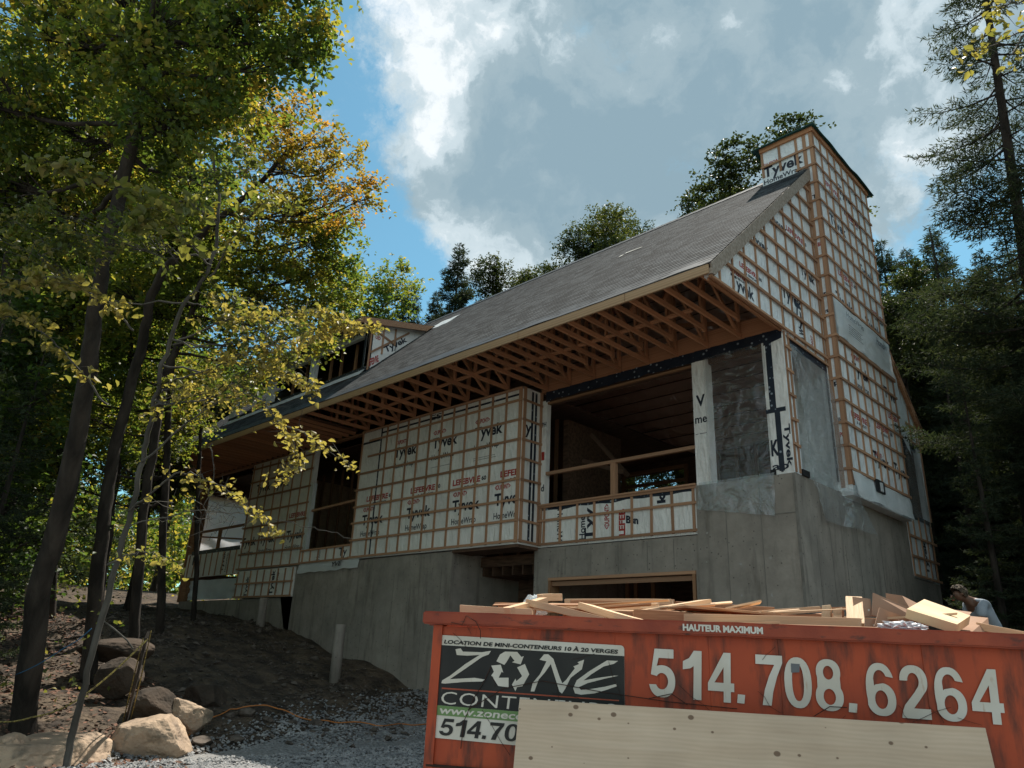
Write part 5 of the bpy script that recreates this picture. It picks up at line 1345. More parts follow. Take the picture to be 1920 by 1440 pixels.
rope([A(195, 1165, 10.0), A(215, 1180, 10.0), A(238, 1200, 10.0), A(250, 1217, 10.0)], .012, 'bark_grey', 'pale bent dead stick beside the stake', 'dead_stick', 'stick')


def skinned(name, nodes, edges, m, parent=None, sub=2, local=False, **kw):
    me = bpy.data.meshes.new(name); me.from_pydata([n_[0] for n_ in nodes], edges, []); o = bpy.data.objects.new(name, me); COL.objects.link(o)
    md = o.modifiers.new('s', 'SKIN'); md.use_smooth_shade = True
    for i, n_ in enumerate(nodes): me.skin_vertices[0].data[i].radius = (n_[1], n_[1] if len(n_) < 3 else n_[2])
    me.skin_vertices[0].data[0].use_root = True
    o.modifiers.new('d', 'SUBSURF').levels = sub
    e = bpy.data.meshes.new_from_object(o.evaluated_get(bpy.context.evaluated_depsgraph_get())); bpy.data.objects.remove(o)
    e.materials.clear(); e.materials.append(MATS[m]); e.polygons.foreach_set('use_smooth', [True] * len(e.polygons))
    return link(name, e, parent, **kw)


def person():
    H = A(1797, 1114, 10.5); hip = A(1868, 1198, 10.5); sh_ = A(1828, 1133, 10.5)
    gz = T(hip.x, hip.y)
    r = RT.copy(); r.z = 0; r.normalize(); f = Vector((-r.y, r.x, 0))     # r: to the right of the picture, f: away from the viewer
    hip.z = max(hip.z, gz + .88)
    root = empty('person', (hip.x, hip.y, gz), 'person in a grey t-shirt bending forward beyond the right end of the container', 'person')
    up = Vector((0, 0, 1)); chest = hip.lerp(sh_, .62) + up * .03
    nodes = [(hip, .15, .12), (hip.lerp(chest, .5), .13, .11), (chest, .16, .12), (sh_, .10, .09), (sh_.lerp(H, .5), .055), (H + r * .0, .085, .095), (H - r * .05 - up * .06, .06, .07)]
    edges = [(0, 1), (1, 2), (2, 3), (3, 4), (4, 5), (5, 6)]
    for s in (-1, 1):
        b = len(nodes); hp = hip + f * (.1 * s) - up * .03
        nodes += [(hp, .09), (hp - r * .08 - up * .42, .065), (hp + r * .04 - up * .80, .04), (Vector((hp.x, hp.y, gz + .05)) - r * .12, .035)]
        edges += [(0, b), (b, b + 1), (b + 1, b + 2), (b + 2, b + 3)]
        b = len(nodes); sp_ = sh_ + f * (.17 * s)
        hd = sp_ - r * .22 - up * .50
        nodes += [(sp_, .06), (sp_ - r * .05 - up * .27, .042), (hd, .027), (hd - r * .03 - up * .07, .035, .02)]
        edges += [(3, b), (b, b + 1), (b + 1, b + 2), (b + 2, b + 3)]
        for k_ in range(4):
            c = len(nodes); q = hd - r * .03 - up * .08 + f * ((k_ - 1.5) * .018); l_ = (.07, .08, .075, .055)[k_]
            nodes += [(q, .009), (q - up * l_ * .5 - r * .012, .0085), (q - up * l_ * .85 + r * .012, .007)]; edges += [(b + 3, c), (c, c + 1), (c + 1, c + 2)]
        c = len(nodes); q = hd - r * .045 - up * .03
        nodes += [(q, .011), (q - r * .03 - up * .03, .010), (q - r * .03 - up * .06, .008)]; edges += [(b + 2, c), (c, c + 1), (c + 1, c + 2)]
    skinned('body', nodes, edges, 'skin', root)
    for s in (-1, 1):
        for nm, off, rr_, mm in (('ear', f * (.088 * s) + up * .0, .022, 'skin'), ('eye', f * (.035 * s) - r * .085 - up * .02, .011, 'black_rubber')):
            bm = bmesh.new(); bmesh.ops.create_icosphere(bm, subdivisions=2, radius=rr_); me = bpy.data.meshes.new(nm); bm.to_mesh(me); bm.free(); me.materials.append(MATS[mm]); link(nm, me, root, Matrix.Translation(H + off))
    MB().tube([H - r * .085 - up * .02, H - r * .115 - up * .05, H - r * .085 - up * .065], [.010, .016, .008], 6).put('nose', 'skin', root, True)
    MB().tube([H - r * .085 - up * .085 - f * .025, H - r * .095 - up * .087, H - r * .085 - up * .085 + f * .025], [.004, .007, .004], 6).put('mouth', 'ink_red', root, True)
    nd = [(hip + up * .02, .165, .14), (hip.lerp(chest, .5), .155, .135), (chest, .18, .15), (sh_, .125, .115), (sh_.lerp(H, .22), .07)]; ed = [(0, 1), (1, 2), (2, 3), (3, 4)]
    for s in (-1, 1):
        b = len(nd); sp_ = sh_ + f * (.17 * s); nd += [(sp_, .078), (sp_ - r * .04 - up * .2, .062)]; ed += [(3, b), (b, b + 1)]
    skinned('t_shirt', nd, ed, 'shirt', root)
    nd = [(hip, .17, .14)]; ed = []
    for s in (-1, 1):
        b = len(nd); hp = hip + f * (.1 * s) - up * .03; nd += [(hp, .105), (hp - r * .08 - up * .42, .085), (hp + r * .03 - up * .78, .07)]; ed += [(0, b), (b, b + 1), (b + 1, b + 2)]
        bm = bmesh.new(); bmesh.ops.create_icosphere(bm, subdivisions=2, radius=1); me = bpy.data.meshes.new('boot'); bm.to_mesh(me); bm.free(); me.materials.append(MATS['boots'])
        link('boot', me, root, Matrix.Translation(Vector((hp.x, hp.y, gz + .06)) - r * .05) @ Matrix.Rotation(math.atan2(r.y, r.x), 4, 'Z') @ Matrix.Diagonal((.15, .06, .07, 1)))
    skinned('trousers', nd, ed, 'trousers', root)
    bm = bmesh.new(); bmesh.ops.create_icosphere(bm, subdivisions=4, radius=.112)
    dn = (r * .3 - up * .25)
    bmesh.ops.delete(bm, geom=[v for v in bm.verts if v.co.normalized().dot((-r * .75 - up * .75).normalized()) > .25], context='VERTS')
    for v in bm.verts: v.co *= 1 + .16 * noise.noise(v.co * 45) + .1 * noise.noise(v.co * 90)
    me = bpy.data.meshes.new('hair'); bm.to_mesh(me); bm.free(); me.materials.append(MATS['hair']); link('hair', me, root, Matrix.Translation(H + r * .01 + up * .02))


person()

# ------------------------------------------------------------------ trees
def leaf_mesh(name, P, size, m, tint, up=.75, rich=False, droop=0.0, aspect=.62, rg=None):
    """P (n,3) leaf positions, size (n,), one folded leaf each"""
    rg = rg or rng; n = len(P); nrm = rg.normal(0, 1, (n, 3)) * (1 - up) * 1.3; nrm[:, 2] += up
    nrm /= np.linalg.norm(nrm, axis=1)[:, None]
    a = rg.normal(0, 1, (n, 3)); a -= nrm * (a * nrm).sum(1)[:, None]; a /= np.linalg.norm(a, axis=1)[:, None]
    a[:, 2] -= droop; a /= np.linalg.norm(a, axis=1)[:, None]
    b = np.cross(nrm, a); s = size[:, None]
    w_ = s * aspect * .5; fold = nrm * s * .16
    if rich:
        V = np.stack([P, P + a * s * .34 + b * w_ + fold, P + a * s * .72 + b * w_ * .72 + fold * .8, P + a * s - nrm * s * .1, P + a * s * .72 - b * w_ * .72 + fold * .8, P + a * s * .34 - b * w_ + fold], 1)
        base = (np.arange(n) * 6)[:, None]
        Fi = np.concatenate([base + np.array([[0, 1, 2, 3]]), base + np.array([[0, 3, 4, 5]])], 1).reshape(-1, 4); k = 6; nf = 4
    else:
        V = np.stack([P, P + a * s * .5 + b * w_ + fold, P + a * s, P + a * s * .5 - b * w_ + fold], 1)
        base = (np.arange(n) * 4)[:, None]
        Fi = np.concatenate([base + np.array([[0, 1, 2]]), base + np.array([[0, 2, 3]])], 1).reshape(-1, 3); k = 4; nf = 3
    me = bpy.data.meshes.new(name); V = V.reshape(-1, 3)
    me.vertices.add(len(V)); me.vertices.foreach_set('co', V.ravel().astype(np.float32))
    me.loops.add(Fi.size); me.loops.foreach_set('vertex_index', Fi.ravel().astype(np.int32))
    me.polygons.add(len(Fi)); me.polygons.foreach_set('loop_start', (np.arange(len(Fi)) * nf).astype(np.int32)); me.polygons.foreach_set('loop_total', np.full(len(Fi), nf, np.int32))
    at = me.attributes.new('tint', 'FLOAT', 'POINT'); at.data.foreach_set('value', np.repeat(np.clip(tint, 0, 1), k).astype(np.float32))
    me.update(); me.validate(); me.materials.append(MATS[m])
    return me


def curve_pts(P, n=6, wob=.0):
    out = []
    for i in range(len(P) - 1):
        for k in range(n):
            t = k / n; p0 = P[max(i - 1, 0)]; p1 = P[i]; p2 = P[i + 1]; p3 = P[min(i + 2, len(P) - 1)]
            q = .5 * ((2 * p1) + (p2 - p0) * t + (2 * p0 - 5 * p1 + 4 * p2 - p3) * t * t + (3 * p1 - p0 - 3 * p2 + p3) * t ** 3)
            if wob: q = q + Vector((random.gauss(0, wob), random.gauss(0, wob), random.gauss(0, wob)))
            out.append(q)
    out.append(P[-1]); return out


def tree_from(name, label, cat, trunk, r0, r1, lobes, leaf, lsize, nclump, nleaf, tints, group, rich=False, clump_r=.33, bark='bark', up=.7, seed=1, sprays=(), droop=.0, flat=.55, limb=True):
    """trunk: list of points; lobes: (centre, (rx, ry, rz)); tints: (mean, spread, patchiness)"""
    rr = random.Random(seed); rg = np.random.default_rng(seed)
    base = trunk[0]
    root = empty(name, base, label, cat, group)
    tb = MB(); tp_ = curve_pts(trunk, 7, .012); n = len(tp_)
    rad = [r0 + (r1 - r0) * (i / (n - 1)) ** .8 for i in range(n)]; rad[0] *= 1.35; rad[1] *= 1.1
    tb.tube(tp_, rad, 12, .12); tb.put('trunk', bark, root, True)
    lb = MB(); PP, SS, TT = [], [], []
    for (c, R_) in lobes:
        c = Vector(c)
        # the limb leaves the trunk below the lobe
        cand = [i for i, q in enumerate(tp_) if q.z < c.z - .15 * (c - q).length] or [0]
        i0 = min(cand, key=lambda i: (tp_[i] - c).length + max(0, .3 * (c.z - tp_[i].z)))
        s = tp_[i0]; mid = s.lerp(c, .5) + Vector((rr.gauss(0, .1), rr.gauss(0, .1), -.12 * (c - s).length))
        ra = min(rad[i0] * .55, .02 + .035 * (c - s).length)
        lp_ = curve_pts([s, mid, c], 5, .02)
        if limb: lb.tube(lp_, [ra * (1 - .75 * i / (len(lp_) - 1)) for i in range(len(lp_))], 6)
        lt_ = rr.gauss(0, tints[2])
        vol = max(.35, (R_[0] * R_[1] * R_[2]) ** (1 / 3)); nc_ = max(5, int(nclump * vol * vol))
        for _ in range(nc_):
            d = Vector((rr.gauss(0, 1), rr.gauss(0, 1), rr.gauss(0, 1))).normalized() * (rr.random() ** .38)
            # a ragged outline
            k = 1 + .28 * noise.noise(d * 1.9 + c)
            q = c + Vector((d.x * R_[0], d.y * R_[1], d.z * R_[2])) * k
            j = rr.randrange(len(lp_) // 2, len(lp_)); st = lp_[j]
            if limb: md_ = st.lerp(q, .55) + Vector((rr.gauss(0, .06), rr.gauss(0, .06), .05)); lb.tube([st, md_, q], [ra * .18 + .003, ra * .10 + .002, .002], 4)
            m_ = int(nleaf * rr.uniform(.5, 1.4)); cr = clump_r * rr.uniform(.7, 1.3)
            # leaves sit along short twiglets fanning out from the end of the twig
            k_ = max(3, m_ // 7); out = np.array((q - c).normalized() if (q - c).length > .01 else Vector((0, 0, 1)))
            dv = rg.normal(0, 1, (k_, 3)) * (1, 1, flat) + out * .7; dv /= np.linalg.norm(dv, axis=1)[:, None]; ln = cr * rg.uniform(.8, 2.2, k_)
            ii = rg.integers(0, k_, m_); tt = rg.random(m_) ** .75
            g = np.array(q) + dv[ii] * (ln[ii] * tt)[:, None] + rg.normal(0, .28 * lsize, (m_, 3)); g[:, 2] -= .22 * (ln[ii] * tt) ** 2 / cr
            if limb and rich:
                for a_ in range(k_): lb.tube([q, q + Vector(dv[a_]) * float(ln[a_])], [.004, .0015], 3)
            PP.append(g); SS.append(rg.uniform(.65, 1.25, m_) * lsize)
            TT.append(np.full(m_, tints[0] + lt_ + rr.gauss(0, tints[1] * .6)) + rg.normal(0, tints[1] * .6, m_))
    for (pts_, nl, ls, tmean) in sprays:
        cp2 = curve_pts([Vector(p) for p in pts_], 8, .01); lb.tube(cp2, [.014 * (1 - .85 * i / (len(cp2) - 1)) for i in range(len(cp2))], 5)
        ids = rg.integers(len(cp2) // 6, len(cp2), nl); base_ = np.array([cp2[i][:] for i in ids]); fr = ids / len(cp2)
        sub = rg.normal(0, 1, (max(4, nl // 9), 3)) * np.array([.15, .15, .09]); sid = (ids * len(sub) // (len(cp2) + 1)); o_ = sub[np.clip(sid + rg.integers(-1, 2, nl), 0, len(sub) - 1)] * rg.random(nl)[:, None] * (.6 + .9 * (1 - fr))[:, None] + rg.normal(0, .028, (nl, 3))
        o_[:, 2] -= .03; PP.append(base_ + o_); SS.append(rg.uniform(.7, 1.2, nl) * ls); TT.append(rg.normal(tmean, .14, nl))
        for i in ids[::6]:
            q = Vector(cp2[i]); e_ = q + Vector((rg.normal(0, .13), rg.normal(0, .13), rg.normal(-.03, .08))); lb.tube([q, e_], [.004, .0015], 4)
    if lb.F: lb.put('branch', bark, root, True)
    P = np.concatenate(PP); S_ = np.concatenate(SS); Tn = np.concatenate(TT)
    me = leaf_mesh('crown', P, S_, leaf, Tn, up=up, rich=rich, rg=rg, droop=droop)
    link('crown', me, root)
    return root, len(P)


def px(L, d):   # list of (u, v, r [, dd]) in photograph pixels -> lobes at distance d
    out = []
    for q in L:
        dd = d + (q[3] if len(q) > 3 else 0); r_ = q[2] * dd / F; out.append((A(q[0], q[1], dd), (r_, r_, r_ * .85)))
    return out


def tpath(L, d, dd=0):
    P = [A(u, v, d + dd * i) for i, (u, v) in enumerate(L)]
    b = P[0]; g = T(b.x, b.y)
    if b.z > g - .1: P = [Vector((b.x, b.y, g - .25))] + P
    return P


GL = 'broadleaf trees at the edge of the left woods'
tot = 0
_, n = tree_from('maple_tree', 'big dark-trunked maple nearest the left edge, its green crown filling the top left', 'tree',
    tpath([(40, 1400), (72, 1130), (128, 900), (163, 700), (182, 560), (215, 400), (262, 200), (300, -40), (330, -260)], 10.7), .175, .055,
    px([(90, 70, 150, 1), (290, 60, 150, -.5), (470, 40, 140, .4), (545, 110, 62, .2), (585, 60, 45, .3), (430, 190, 90, .6), (330, 210, 110, -.4), (140, 250, 130, .8), (-60, 160, 150), (500, -60, 90), (600, -30, 60, .5), (250, 330, 110, 1.2), (120, 400, 120, 1.6), (380, 340, 70, .8), (-20, 330, 130, 1.2), (200, 20, 130, 1.2), (400, 0, 130, 1.4)], 10.8),
    'maple_leaf', .105, 60, 56, (.60, .26, .14), GL, seed=11, clump_r=.25, up=.6); tot += n
_, n = tree_from('gold_maple_tree', 'maple turning orange and gold, its crown edge against the blue sky', 'tree',
    tpath([(165, 1290), (190, 1010), (215, 850), (262, 660), (300, 520), (400, 420), (480, 350), (560, 260)], 14.0, .2), .15, .04,
    px([(545, 215, 50), (600, 270, 62), (530, 320, 80), (648, 300, 42), (668, 350, 34), (640, 378, 40), (470, 250, 60), (450, 400, 70), (570, 380, 60), (500, 180, 45), (685, 375, 16)], 15.3),
    'gold_leaf', .095, 70, 34, (.50, .24, .16), GL, seed=5, clump_r=.27); tot += n
_, n = tree_from('green_maple_tree', 'green and yellow tree behind the slim grey stem, spreading over the roof end', 'tree',
    tpath([(250, 1190), (272, 930), (312, 700), (345, 630), (390, 480), (430, 330)], 15.0, .25), .13, .04,
    px([(560, 480, 78), (600, 440, 40), (615, 560, 55), (500, 560, 95), (430, 490, 90), (380, 600, 60), (590, 620, 42), (470, 660, 55), (640, 500, 36), (360, 380, 90), (640, 430, 30), (540, 400, 50), (300, 450, 90), (250, 560, 80), (330, 560, 60)], 16.2),
    'maple_leaf', .105, 90, 40, (.62, .2, .12), GL, seed=9, clump_r=.28); tot += n
sp4 = [([A(300, 720, 9.6), A(400, 690, 9.4), A(470, 655, 9.1), A(560, 640, 9.0), A(640, 615, 9.0), A(705, 612, 9.0)], 460, .078, .95),
       ([A(330, 640, 9.6), A(430, 600, 9.3), A(520, 590, 9.1), A(600, 585, 9.0), A(650, 600, 9)], 360, .078, .85),
       ([A(290, 760, 9.4), A(400, 745, 9.2), A(480, 690, 9.1), A(540, 700, 9), A(590, 730, 9)], 300, .078, .9),
       ([A(265, 870, 9.3), A(380, 770, 9.2), A(470, 740, 9.1), A(530, 800, 9), A(560, 860, 8.9), A(535, 905, 8.9)], 230, .078, .97),
       ([A(520, 790, 9.0), A(580, 820, 8.9), A(625, 850, 8.8), A(668, 880, 8.8)], 90, .08, .97),
       ([A(240, 960, 9.3), A(330, 890, 9.1), A(390, 900, 9.0), A(440, 930, 8.9), A(480, 965, 8.8), A(525, 1000, 8.8)], 150, .078, .95),
       ([A(200, 1060, 9.3), A(260, 1035, 9.0), A(310, 1045, 8.9), A(340, 1055, 8.8)], 40, .10, .7),
       ([A(395, 500, 9), A(330, 430, 8.7), A(250, 360, 8.5), A(150, 320, 8.3), (A(60, 300, 8.2))], 190, .13, .55),
       ([A(405, 420, 8.8), A(350, 380, 8.5), A(290, 390, 8.3), A(250, 410, 8.2)], 110, .13, .55),
       ([A(395, 520, 9), A(450, 430, 8.8), A(500, 380, 8.6), A(560, 390, 8.6)], 120, .10, .6),
       ([A(200, 760, 9.4), A(120, 660, 9.1), A(40, 600, 9), A(-30, 590, 9)], 200, .11, .8),
       ([A(250, 620, 9.2), A(170, 540, 8.9), A(90, 520, 8.8), A(10, 540, 8.8)], 220, .11, .85)]
_, n = tree_from('beech_tree', 'slim pale-stemmed beech leaning right, with yellow leaf sprays reaching over the eaves', 'tree',
    tpath([(135, 1385), (170, 1230), (240, 980), (268, 860), (292, 750), (330, 600), (392, 505), (410, 400), (400, 290)], 9.5), .05, .015,
    px([(470, 620, 44), (530, 650, 34), (560, 600, 30), (420, 560, 50), (300, 470, 60), (160, 430, 90), (420, 330, 70), (60, 470, 90), (350, 720, 40), (440, 720, 42)], 9.6),
    'beech_leaf', .08, 60, 26, (.42, .22, .14), GL, rich=True, seed=21, clump_r=.2, bark='bark_grey', sprays=sp4, up=.6); tot += n
for lb_, tr_, r0, r1, lo, tn, sd in (
    ('dark straight tree behind the big maple trunk at the far left', [(10, 1180), (50, 900), (85, 600), (100, 300), (110, 100)], .14, .05, [(40, 560, 120), (120, 620, 90), (20, 380, 130), (150, 420, 90), (-60, 650, 120), (60, 760, 70)], .35, 31),
    ('thin dark tree between the two biggest left trunks', [(180, 1180), (225, 850), (250, 600), (262, 400)], .09, .03, [(230, 560, 80), (200, 460, 90), (290, 640, 60), (310, 540, 70), (180, 700, 60)], .5, 33),
    ('thin tree right of the slim grey stem, near the far end of the house', [(365, 1130), (372, 900), (380, 780), (400, 640)], .09, .03, [(340, 800, 60), (400, 700, 50), (330, 690, 60), (250, 760, 60)], .75, 35),
    ('crooked tree at the far left edge with low leaves', [(-60, 1200), (-20, 900), (20, 700), (40, 500)], .13, .05, [(30, 900, 90), (-30, 780, 120), (60, 1010, 70), (110, 820, 60), (-20, 1080, 70)], .3, 37)):
    d_ = 17 + (sd % 4) * 1.1
    _, n = tree_from('woodland_tree', lb_, 'tree', tpath(tr_, d_), r0, r1, px(lo, d_), 'birch_leaf' if tn < .4 else 'maple_leaf', .12, 60, 36, (tn, .2, .12), GL, seed=sd, clump_r=.34); tot += n


for lb_, tr_, lo, tn, sd, d_ in (
    ('broad green tree filling the gap behind the big maple, upper left', [(90, 1190), (120, 800), (160, 400), (200, 0)], [(60, 200, 150), (200, 120, 140), (330, 200, 120), (120, 380, 130), (260, 330, 120), (0, 420, 120), (-60, 250, 130), (380, 60, 130), (180, 480, 100), (420, 190, 80)], .45, 51, 19),
    ('leafy tree with sunlit lower boughs behind the leaning trunks', [(300, 1180), (310, 900), (330, 600), (350, 420)], [(150, 600, 90), (240, 690, 80), (60, 680, 90), (20, 560, 100), (160, 780, 70), (300, 480, 90), (80, 820, 80), (260, 560, 70), (120, 900, 60), (210, 860, 60), (400, 470, 60)], .6, 52, 18),
    ('shaded tree with low hanging foliage at the left edge', [(-40, 1190), (-20, 900), (0, 600), (20, 400)], [(30, 640, 90), (-40, 760, 100), (60, 860, 70), (10, 960, 70), (90, 740, 70), (-60, 560, 100), (110, 980, 50), (30, 1080, 50)], .22, 53, 14)):
    _, n = tree_from('woodland_tree', lb_, 'tree', tpath(tr_, d_), .13, .05, px(lo, d_), 'maple_leaf', .14, 40, 40, (tn, .2, .12), GL, seed=sd, clump_r=.36); tot += n


# ---- prototypes copied through the woods
def hardwood_proto(seed, h, leaf, tn, label, loc, group, name='background_tree', sprd=2.0):
    rr = random.Random(seed); b = Vector(loc); lean = Vector((rr.uniform(-.6, .6), rr.uniform(-.6, .6), 0))
    tr = [b - Vector((0, 0, .4)), b + lean * .3 + Vector((0, 0, h * .35)), b + lean * .8 + Vector((0, 0, h * .7)), b + lean * 1.0 + Vector((0, 0, h * .84))]
    lo = []
    for k in range(20):
        z = h * rr.uniform(.40, .97); R_ = sprd * (1.2 - abs(z / h - .72) * 2.2); a = k * 2.4
        lo.append((b + lean * (z / h) + Vector((math.cos(a) * R_, math.sin(a) * R_, z)), (sprd * .62, sprd * .62, sprd * .5)))
    return tree_from(name, label, 'tree', tr, h * .014, .015, lo, leaf, .15, 62, 34, (tn, .22, .12), group, seed=seed, clump_r=.42)[0]


def conifer(name, label, base, h, R_, group, seed, lean=(0, 0), dens=1.0, gap=0.0, zmin=.08, n_tw=9, needle=.13, tint=.45):
    rr = random.Random(seed); rg = np.random.default_rng(seed); b = Vector(base)
    root = empty(name, b, label, 'tree', group); L_ = Vector((lean[0], lean[1], 0))
    tk = [b - Vector((0, 0, .5)) + L_ * 0, b + L_ * .25 + Vector((0, 0, h * .3)), b + L_ * .6 + Vector((0, 0, h * .65)), b + L_ + Vector((0, 0, h))]
    tp_ = curve_pts(tk, 8); MB().tube(tp_, [h * .014 * (1 - i / (len(tp_) - .9)) + .012 for i in range(len(tp_))], 9, .1).put('trunk', 'bark', root, True)
    br = MB(); PP, AX, SS, TT = [], [], [], []
    nb = int(h * 9 * dens)
    for i in range(nb):
        t = zmin + (1 - zmin) * (i + rr.random()) / nb
        if rr.random() < gap: continue
        k = t * (len(tp_) - 1 - 1e-6) * 1.0; j = int(k); s = tp_[j].lerp(tp_[min(j + 1, len(tp_) - 1)], k - j)
        l = R_ * (1 - t) ** .75 * rr.uniform(.7, 1.15) * (.55 + .45 * min(1, t / .25)) + .12; a = rr.random() * 6.283
        dr = Vector((math.cos(a), math.sin(a), 0)); sl_ = .25 * t - .18
        pt = [s + dr * (l * q) + Vector((0, 0, l * (sl_ * q - .22 * q * (1 - q) + .12 * q ** 3))) for q in (0, .35, .7, 1)]
        br.tube(pt, [.006 + .012 * l, .005 + .007 * l, .004 + .003 * l, .002], 4)
        sd_ = Vector((-dr.y, dr.x, 0)); nt_ = max(3, int(n_tw * l / 1.3))
        for m_ in range(nt_):
            q = .18 + .82 * (m_ + rr.random()) / nt_; c = pt[0].lerp(pt[1], q / .35) if q < .35 else (pt[1].lerp(pt[2], (q - .35) / .35) if q < .7 else pt[2].lerp(pt[3], (q - .7) / .3))
            for sgn in (-1, 1):
                tl = l * .40 * (1.1 - q * .75) * rr.uniform(.6, 1.2); dv = (sd_ * sgn + dr * .55 + Vector((0, 0, rr.uniform(-.35, .12)))).normalized()
                nn_ = max(3, int(tl / .024)); ts = (np.arange(nn_) + rg.random(nn_)) / nn_
                p = np.array(c)[None, :] + np.array(dv)[None, :] * (ts * tl)[:, None] + rg.normal(0, .012, (nn_, 3))
                ax = np.array(dv)[None, :] * .8 + rg.normal(0, .5, (nn_, 3)); PP.append(p); AX.append(ax); TT.append(np.full(nn_, tint + rr.gauss(0, .16)) + rg.normal(0, .12, nn_))
    br.put('branch', 'bark', root, True)
    P = np.concatenate(PP); ax = np.concatenate(AX); ax /= np.linalg.norm(ax, axis=1)[:, None]; n = len(P)
    rnd = rg.normal(0, 1, (n, 3)); b_ = np.cross(ax, rnd); b_ /= np.linalg.norm(b_, axis=1)[:, None]; s = rg.uniform(.6, 1.3, n)[:, None] * needle
    V = np.stack([P, P + ax * s * .5 + b_ * s * .085, P + ax * s, P + ax * s * .5 - b_ * s * .085], 1).reshape(-1, 3)
    me = bpy.data.meshes.new('needles'); me.vertices.add(len(V)); me.vertices.foreach_set('co', V.ravel().astype(np.float32))
    Fi = np.arange(n * 4, dtype=np.int32); me.loops.add(len(Fi)); me.loops.foreach_set('vertex_index', Fi)
    me.polygons.add(n); me.polygons.foreach_set('loop_start', (np.arange(n) * 4).astype(np.int32)); me.polygons.foreach_set('loop_total', np.full(n, 4, np.int32))
    at = me.attributes.new('tint', 'FLOAT', 'POINT'); at.data.foreach_set('value', np.repeat(np.clip(np.concatenate(TT), 0, 1), 4).astype(np.float32)); me.update(); me.materials.append(MATS['needles'])
    link('crown', me, root); return root


def kids(o): return [c for c in COL.objects if c.parent == o]


_kids = {}


def copy_tree(root, loc, rz, sc, label, group):
    if root.name not in _kids: _kids[root.name] = kids(root)
    r = root.copy(); COL.objects.link(r); r.matrix_basis = Matrix.Translation(loc) @ Matrix.Rotation(rz, 4, 'Z') @ Matrix.Diagonal((sc, sc, sc, 1))
    r['label'] = label; r['group'] = group
    for c in _kids[root.name]:
        k = c.copy(); COL.objects.link(k); k.parent = r; k.matrix_parent_inverse = c.matrix_parent_inverse.copy()
    return r


def gp(u, d):
    """a spot on the ground below picture column u, d metres away"""
    p = A(u, 1220, d); return Vector((p.x, p.y, T(p.x, p.y) - .1))


def spot(u, v, D):
    """foot and height of a tree D metres off whose tip shows at photograph pixel (u, v)"""
    r = fw + RT * ((u - 960) / F) - UP * ((v - 720) / F); p = CAM + r * (D / math.hypot(r.x, r.y))
    g = Vector((p.x, p.y, T(p.x, p.y) - .1)); return g, p.z - g.z


def top_h(u, v, d): return spot(u, v, d)[1]


GB = 'trees showing above the roof'
g = spot(1110, 412, 40)[0]; hw1 = hardwood_proto(101, top_h(1110, 412, 40), 'birch_leaf', .42, 'wide round-topped tree above the middle of the ridge', g, GB, sprd=2.1)
g = spot(1390, 250, 27)[0]; hw2 = hardwood_proto(102, top_h(1390, 250, 27), 'birch_leaf', .35, 'loose-leaved tree rising behind the left side of the chimney', g, GB, sprd=1.4)
g = spot(690, 480, 30)[0]; hw3 = hardwood_proto(103, top_h(690, 480, 30), 'maple_leaf', .5, 'yellow-green tree behind the dormer end of the roof', g, GB, sprd=1.5)
g = spot(60, 300, 30)[0]; hw4 = hardwood_proto(104, spot(60, 300, 30)[1], 'maple_leaf', .45, 'full-crowned tree deep in the left woods', g, 'trees deep in the left woods, broadleaf', name='background_tree', sprd=2.3); H4 = spot(60, 300, 30)[1]
H1, H2, H3 = top_h(1110, 412, 40), top_h(1390, 250, 27), top_h(690, 480, 30)
def put_hw(proto, hp, u, v, d, label, group=GB):
    return copy_tree(proto, spot(u, v, d)[0], random.random() * 6.28, top_h(u, v, d) / hp, label, group)
put_hw(hw1, H1, 950, 505, 42, 'small rounded tree left of the wide round-topped one')
put_hw(hw1, H1, 1180, 425, 44, 'round tree half hidden behind the ridge, right of the wide one')
put_hw(hw2, H2, 1030, 480, 41, 'leafy tree just left of the wide round-topped tree')
put_hw(hw2, H2, 1462, 228, 29, 'tall thin tree whose top just clears the chimney cap')
put_hw(hw2, H2, 1335, 315, 29, 'leafy top showing low behind the ridge left of the chimney')
put_hw(hw2, H2, 1668, 480, 24, 'yellow-green tree just right of the chimney')
for k_, (u_, v_, d_, l_) in enumerate(((1080, 690, 33, 'tree seen through the rear window, left one'), (1180, 670, 31, 'tree seen through the rear window, middle one'), (1265, 640, 34, 'tree seen through the rear window, right one'))): put_hw(hw4, H4, u_, v_, d_, l_)
g = spot(862, 460, 38)[0]; s1 = conifer('spruce_tree', 'dark spruce with a flat broad top left of the ridge trees', g, top_h(862, 460, 38), 3.6, GB, 201, needle=.26, n_tw=15, gap=.03, dens=1.2)
HS1 = top_h(862, 460, 38)
def put_sp(proto, hp, u, v, d, label, group): return copy_tree(proto, spot(u, v, d)[0], random.random() * 6.28, top_h(u, v, d) / hp, label, group)
put_sp(s1, HS1, 772, 535, 40, 'smaller pointed spruce left of the dark broad one', GB)
put_sp(s1, HS1, 905, 560, 44, 'short spruce tucked between the dark spruce and the rounded tree', GB)
for u_, v_, d_, l_ in ((735, 590, 38, 'conifer beside the dormer roof, left of the pointed spruce'), (822, 548, 42, 'spruce between the pointed one and the dark broad one'), (930, 540, 46, 'conifer right behind the short spruce'), (985, 505, 48, 'conifer peeping between the rounded trees'), (650, 560, 36, 'conifer behind the orange maple foliage')): put_sp(s1, HS1, u_, v_, d_, l_, GB)
GRt = 'dark conifers at the right edge'
g = spot(1742, 425, 24)[0]; s2 = conifer('spruce_tree', 'narrow dark spruce standing by itself right of the chimney', g, top_h(1742, 425, 24), 1.9, GRt, 202, needle=.17, n_tw=11, dens=1.0); HS2 = top_h(1742, 425, 24)
b_ = gp(2040, 15.5); tpz = A(1800, -330, 15.5)
